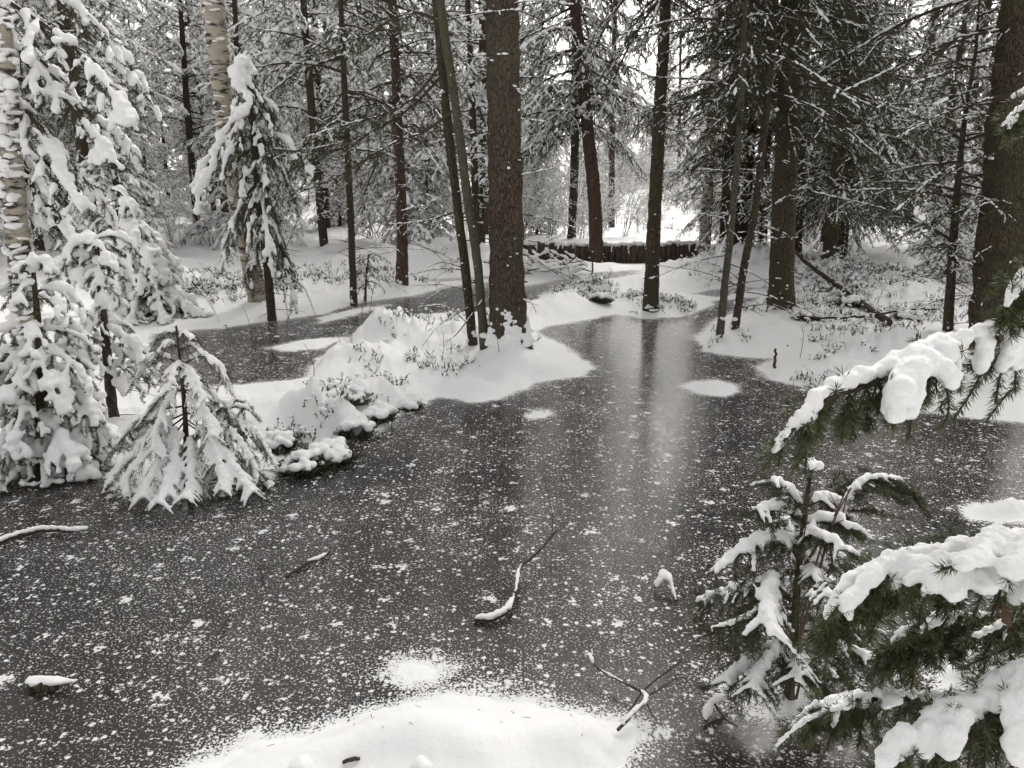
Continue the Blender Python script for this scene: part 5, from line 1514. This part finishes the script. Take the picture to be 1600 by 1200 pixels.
# brown leafless stems beside the small sapling
rng = np.random.default_rng(55)
bs = thing('bare_shrub', on(1238, 1092), 'leafless brown stems rising beside the small sapling in the pond', 'shrub')
S = new_S(); Yb = G(1238, 1092)[1] - .06
for pts, r_ in (([(1240, 1092), (1240, 1060), (1255, 980), (1278, 900), (1300, 820), (1330, 762)], .0055), ([(1238, 1092), (1248, 1000), (1262, 930), (1285, 850), (1318, 775)], .0045), ([(1244, 1092), (1265, 1000), (1285, 930), (1305, 860), (1320, 790), (1326, 765)], .004),
                ([(1270, 925), (1255, 860), (1262, 800), (1252, 790)], .0025), ([(1290, 860), (1320, 845), (1345, 805), (1352, 800)], .0025), ([(1245, 1010), (1290, 1025), (1330, 1030)], .003), ([(1300, 820), (1275, 800), (1262, 770)], .002)):
    Q = resample([A(x, y, Yb + .02 * rng.normal() * (k > 0)) for k, (x, y) in enumerate(pts)], 16)
    rr = r_ * np.linspace(1, .45, 16); S['wood'].add(Q[:-1], Q[1:], rr[:-1], rr[1:])
    for _ in range(3):
        i = rng.integers(5, 15); dd = nrm(nrm(Q[i] - Q[i - 1]) + rng.normal(size=3) * .6); e = Q[i] + dd * (.03 + .07 * rng.random()); S['wood'].add(Q[i], e, r_ * .35, r_ * .2)
finish(S, bs, rng, wn=6, wmat='brown_twig')
for x, y, h_, lab in ((1578, 966, .06, 'curled brown leaf caught among the broad bough needles'), (1262, 1192, .0, 'orange brown oak leaf on the dark ice at the bottom edge')):
    p = A(x, y, 1.0) if h_ else on(x, y, .012)
    o = thing('dead_leaf', p, lab, 'leaf'); mb = MB()
    u, v_ = np.meshgrid(np.linspace(-1, 1, 9), np.linspace(-1, 1, 5)); wv = .010 * np.sqrt(np.maximum(0, 1 - u ** 2)) * (1 + .3 * np.cos(u * 9))
    if h_: V = np.stack([p[0] + wv * v_ * .8, p[1] + .01 * v_ ** 2 + .004 * u, p[2] + .014 * u], -1)
    else: V = np.stack([p[0] + .03 * u, p[1] + wv * v_, p[2] + .012 * v_ ** 2 + .004 * np.sin(u * 4)], -1)
    ix = np.arange(45).reshape(5, 9); mb.add(V.reshape(-1, 3), np.stack([ix[:-1, :-1], ix[:-1, 1:], ix[1:, 1:], ix[1:, :-1]], -1).reshape(-1, 4)); mb.build('blade', M['deadleaf'], o)

# ------------------------------------------------------------------ dwarf shrubs poking through the snow
rng = np.random.default_rng(909)
ARE = [(720, 500, 60, 9, 70), (650, 530, 35, 12, 40), (640, 565, 50, 14, 40), (560, 590, 40, 12, 30), (700, 580, 70, 15, 50), (590, 610, 25, 12, 20), (830, 535, 40, 15, 30), (735, 630, 40, 6, 26), (545, 615, 30, 8, 30),
       (930, 466, 22, 8, 70), (870, 448, 40, 6, 70), (885, 500, 40, 5, 20), (1050, 482, 26, 8, 60), (1000, 472, 16, 6, 24), (1030, 492, 40, 4, 30), (1250, 487, 45, 8, 200), (1310, 460, 70, 12, 320), (1350, 500, 80, 12, 240),
       (1400, 450, 90, 12, 300), (1450, 495, 60, 14, 160), (1170, 525, 60, 10, 30), (1285, 600, 40, 10, 24), (1310, 565, 45, 12, 26), (1350, 530, 60, 14, 60), (1120, 430, 50, 12, 80), (1180, 420, 60, 12, 90), (1250, 430, 80, 12, 90),
       (450, 440, 70, 9, 200), (330, 470, 50, 8, 110), (390, 458, 60, 8, 120), (250, 480, 60, 8, 80), (700, 452, 30, 4, 30), (560, 440, 60, 6, 60), (640, 425, 80, 6, 60), (900, 366, 90, 5, 160), (1040, 372, 60, 4, 40),
       (480, 682, 60, 2.5, 80), (560, 668, 40, 3, 50), (630, 645, 22, 5, 50), (440, 676, 30, 3, 30), (560, 612, 30, 5, 50), (1020, 484, 30, 3, 20), (650, 488, 30, 4, 30), (1200, 545, 60, 5, 14)]
lm = MB(); wm = MB(); sm_ = MB()
LA = []; LD = []; WA = []; WB = []; SN = []
for (x, y, sx, sy, n_) in ARE:
    nc = max(3, n_ // 4); ci = rng.integers(nc, size=n_); cx = x + sx * rng.normal(size=nc) * .8; cy = y + sy * rng.normal(size=nc) * .8
    px = cx[ci] + rng.normal(size=n_) * 7; py = cy[ci] + rng.normal(size=n_) * 2.2
    for a_, b_ in zip(px, py):
        p = G(a_, b_, 0.03)
        if p[1] < 0 or p[1] > 30: continue
        if float(shore(p[:1], p[1:2])[0]) < .03: continue
        if p[1] < 9 and rng.random() < .5: continue
        p[2] = hz(p[0], p[1]) - .01
        far = p[1] > 9.5
        for _s in range(rng.integers(1, 5)):
            dd = nrm(np.array([rng.normal() * .5, rng.normal() * .5, 1.])); l = (.025 + .07 * rng.random()) * (1.25 if far else 1)
            q = p + np.array([rng.normal() * .03, rng.normal() * .03, 0]); e = q + dd * l
            WA.append(q); WB.append(e)
            for k in range(rng.integers(7, 14)):
                u = .2 + .8 * rng.random(); LA.append(q + dd * l * u); LD.append(nrm(rng.normal(size=3) + np.array([0, 0, .2])) * (.008 + .007 * rng.random()) * (1.25 if far else 1))
            if rng.random() < .75: SN.append((e + rng.normal(size=3) * .012, .008 + .016 * rng.random() * (1.4 if far else 1)))
LA = np.array(LA); LD = np.array(LD)
sd = nrm(np.cross(LD, rng.normal(size=LD.shape))) * np.linalg.norm(LD, axis=1, keepdims=True) * .42
V = np.stack([LA, LA + LD * .5 + sd, LA + LD, LA + LD * .5 - sd], 1).reshape(-1, 3)
lm.add(V, (np.arange(len(LA)) * 4)[:, None] + np.array([[0, 1, 2, 3]]))
prisms(wm, np.array(WA), np.array(WB), .0022, .0014, 3)
blobs(sm_, np.array([s[0] for s in SN]), np.array([s[1] for s in SN]), rng, .7, ICO1, .25)
tag(multi('lingonberry_cover', [(lm, M['leaf'], False), (wm, M['twig'], True), (sm_, M['snow'], True)]), 'low dark green lingonberry shrubs poking through the snow on the banks', 'ground cover', None, 'stuff')

# thin bare twigs standing on the islet and banks
def twig_plant(px, py, h, label, seed, bend=.25, nst=1, group='thin twigs standing in the snow', snow=.006, r=.003):
    rng = np.random.default_rng(seed); b = on(px, py)
    t = thing('bare_twig', b, label, 'twig', group); S = new_S()
    for _ in range(nst):
        d_ = nrm(np.array([rng.normal() * bend, rng.normal() * bend, 1.])); p = b + np.array([rng.normal() * .03, rng.normal() * .03, -.02]) * (nst > 1); P = [p]
        for i in range(8):
            d_ = nrm(d_ + rng.normal(size=3) * .10); p = p + d_ * h / 8; P.append(p)
        P = np.array(P); rr = r * np.linspace(1, .4, 9); S['wood'].add(P[:-1], P[1:], rr[:-1], rr[1:])
        for i in range(2, 8):
            for _k in range(rng.integers(0, 3)):
                e = P[i] + nrm(d_ + rng.normal(size=3) * .7) * h * .22 * (.4 + rng.random()); S['wood'].add(P[i], e, r * .5, r * .3)
                if rng.random() < .5 and snow: S['snow'].add(P[i], e, snow * (.5 + .5 * rng.random()))
    finish(S, t, rng, wn=5)


for i, (x, y, h, lab) in enumerate([(566, 505, .75, 'tall hair thin twig at the back of the islet left of the white hummock'), (576, 508, .55, 'second hair thin twig close to the tall one on the islet'), (545, 545, .35, 'twig clump on the left slope of the islet'),
                                    (606, 500, .2, 'small twig on top of the white hummock'), (492, 592, .3, 'forked twig leaning over the left drift of the islet'), (690, 560, .25, 'twig in front of the slim twin trunks'), (665, 520, .3, 'twig behind the shrubs left of the twin trunks'),
                                    (780, 560, .3, 'twig by the foot of the thick trunk'), (610, 640, .15, 'small twig at the front edge of the islet'), (890, 452, .4, 'twig clump on the hummock right of the thick trunk'), (950, 455, .3, 'twig on the right end of the middle hummock'),
                                    (1250, 560, .3, 'twig on the right bank above the inlet'), (1270, 480, .5, 'twig beside the foot of the thick notched trunk'), (1310, 480, .45, 'twig under the leaning dead trunk'), (1390, 520, .4, 'twig on the mound at the end of the leaning dead trunk'),
                                    (400, 550, .45, 'arched twig on the ice arm beside the drift'), (850, 645, .05, 'tiny twig in the round snow patch on the ice'), (1360, 490, .5, 'upright twig right of the leaning dead trunk')]):
    twig_plant(x, y, h, lab, 700 + i, .25, 3 if 'clump' in lab else 1, group=None)
# bent twigs hanging to the ice at the far left bank
for i, (pts, lab) in enumerate([([(300, 440), (325, 470), (345, 505), (356, 520)], 'snowy branch bent down to the ice right of the umbrella sapling'), ([(418, 440), (440, 450), (448, 480), (450, 496)], 'bent white twig at the right foot of the tall bowed spruce'),
                                ([(455, 435), (475, 450), (488, 480), (492, 486)], 'second bent white twig further right of the tall bowed spruce'), ([(300, 535), (330, 515), (350, 520), (356, 522)], 'low arched snowy twig over the ice arm')]):
    e = on(*pts[-1], .02); stick('bent_twig', lab, 'twig', [A(x, y, e[1] + .35 * (1 - k / 3)) for k, (x, y) in enumerate(pts[:-1])] + [e], [.010, .009, .007, .004], 'twig', [(.1, .95, .014)], 40 + i, n=6, voxel=.008)
# small snowy sapling tuft at the back of the islet
sapling([(570, 470), (572, 440), (576, 398)], [4, 3, 2], [(1.0, .22, 6, 10, 80, None), (.75, .3, 6, 0, 70, None), (.5, .26, 4, -5, 60, None)], 'tiny spruce tuft with frosted boughs at the far pond edge left of the reddish trunk', 48, .022, .009, (.8, .5, .3), nd=(350, .02, .004), flare=.1)

# bits of bark and needles blown onto the snow
rng = np.random.default_rng(4242)
N = 420
px = rng.random(N) * 1500 + 50; py = 440 + 760 * rng.random(N) ** .8
Pt = np.array([G(a, b) for a, b in zip(px, py)]); Pt = Pt[shore(Pt[:, 0], Pt[:, 1]) > .06]
Pt[:, 2] = terrain(Pt[:, 0], Pt[:, 1]) + .003
dd = nrm(rng.normal(size=Pt.shape) * [1, 1, .2]) * (.004 + .012 * rng.random((len(Pt), 1)) ** 2)
mb = MB(); prisms(mb, Pt - dd, Pt + dd, .001, .0006, 4)
tag(mb.build('needle_litter', M['twig']), 'dark needles and bark crumbs scattered on the snow banks', 'litter', None, 'stuff')

# tussocks: dark heather and moss with a cap of snow, along the front of the islet and on the banks
def tussock(px, py, rad, hgt, label, seed):
    rng = np.random.default_rng(seed); b = on(px, py)
    t = thing('tussock', b, label, 'tussock', None)
    n_ = int(170 * rad / .12); az = rng.random(n_) * 2 * PI; q = rng.random(n_) ** .5 * rad * .65
    a = b + np.stack([np.sin(az) * q, np.cos(az) * q, np.full(n_, -.01)], 1)
    out = np.stack([np.sin(az), np.cos(az), .2 + 1.1 * rng.random(n_)], 1)
    e = a + nrm(out) * (hgt * (.5 + .6 * rng.random(n_)))[:, None]
    S = new_S(); S['wood'].add(a, e, .002, .0012); S['green'].add(a + (e - a) * .3, e, 1.)
    finish(S, t, rng, (420, .013, .006), 'leaf', 'snow', 3, True)
    m = 34; az = rng.random(m) * 2 * PI; q = rng.random(m) ** .6 * rad
    C = b + np.stack([np.sin(az) * q, np.cos(az) * q, hgt * (.95 - .5 * (q / rad) ** 2) + .01 * rng.normal(size=m)], 1)
    fused('snow', C, .022 + .022 * rng.random(m), .008, M['snow'], t, rng, .75, 2, .010, .03)


for i, (x, y, r_, h_, lab) in enumerate([(432, 670, .10, .09, 'snow capped heather tussock at the left end of the islet shore'), (472, 676, .12, .11, 'broad snow capped tussock second from the left along the islet shore'),
                                         (516, 676, .11, .12, 'snow capped tussock with a dark face in the middle of the islet shore'), (556, 668, .10, .10, 'snow capped tussock right of the dark faced one'), (592, 656, .09, .09, 'small snow capped tussock where the islet shore bends back'),
                                         (545, 618, .13, .12, 'dark tussock with brown heather on the slope of the islet'), (640, 622, .07, .07, 'little tussock at the notch of the islet shore'), 
                                         (938, 470, .13, .11, 'dark leafy tussock on the right end of the middle hummock'), 
                                         (1180, 400, .2, .16, 'large tussock in the shade behind the slim stems'), (1330, 476, .14, .11, 'tussock left of the fallen dark stick on the right bank'), (1420, 500, .13, .10, 'tussock by the end of the leaning dead trunk'), (1260, 500, .14, .10, 'wide leafy tussock in front of the thick notched trunk')]):
    tussock(x, y, r_, h_, lab, 1300 + i)

# ------------------------------------------------------------------ camera, light, sky
cam = bpy.data.cameras.new('camera'); co = bpy.data.objects.new('camera', cam); COL.objects.link(co)
cam.sensor_width = 36; cam.lens = 36 * F / 1600; cam.clip_end = 2000; cam.clip_start = .02
co.location = (0, 0, CAMZ); co.rotation_euler = (PI / 2 - PITCH, 0, 0)
SC.camera = co

SUN_EL, SUN_AZ = R(42), R(25)       # azimuth from +Y towards +X
w = bpy.data.worlds.new('World'); SC.world = w; w.use_nodes = True
nt = w.node_tree; nt.nodes.clear()
sky = nt.nodes.new('ShaderNodeTexSky'); sky.sky_type = 'NISHITA'; sky.sun_disc = False
sky.sun_elevation = SUN_EL; sky.sun_rotation = SUN_AZ; sky.dust_density = 4; sky.air_density = 1.0; sky.ozone_density = 1
hs = nt.nodes.new('ShaderNodeHueSaturation'); hs.inputs['Saturation'].default_value = .10
bg = nt.nodes.new('ShaderNodeBackground'); bg.inputs['Strength'].default_value = .15
ou = nt.nodes.new('ShaderNodeOutputWorld')
wm_ = nt.nodes.new('ShaderNodeMix'); wm_.data_type = 'RGBA'; wm_.blend_type = 'MULTIPLY'; wm_.inputs[0].default_value = 1; wm_.inputs[7].default_value = (1, .975, .94, 1)
nt.links.new(sky.outputs[0], hs.inputs['Color']); nt.links.new(hs.outputs[0], wm_.inputs[6]); nt.links.new(wm_.outputs[2], bg.inputs[0]); nt.links.new(bg.outputs[0], ou.inputs[0])
sl = bpy.data.lights.new('sun', 'SUN'); sl.energy = 1.0; sl.angle = R(40); sl.color = (1, .975, .94)
so = bpy.data.objects.new('sun', sl); COL.objects.link(so)
so.rotation_euler = (PI / 2 - SUN_EL, 0, PI - SUN_AZ)
so.location = (0, 0, 30)
SC.view_settings.view_transform = 'Standard'; SC.view_settings.look = 'None'
SC.view_settings.gamma = 1; SC.view_settings.exposure = 0.9
SC.cycles.max_bounces = 6; SC.cycles.diffuse_bounces = 3; SC.cycles.glossy_bounces = 2
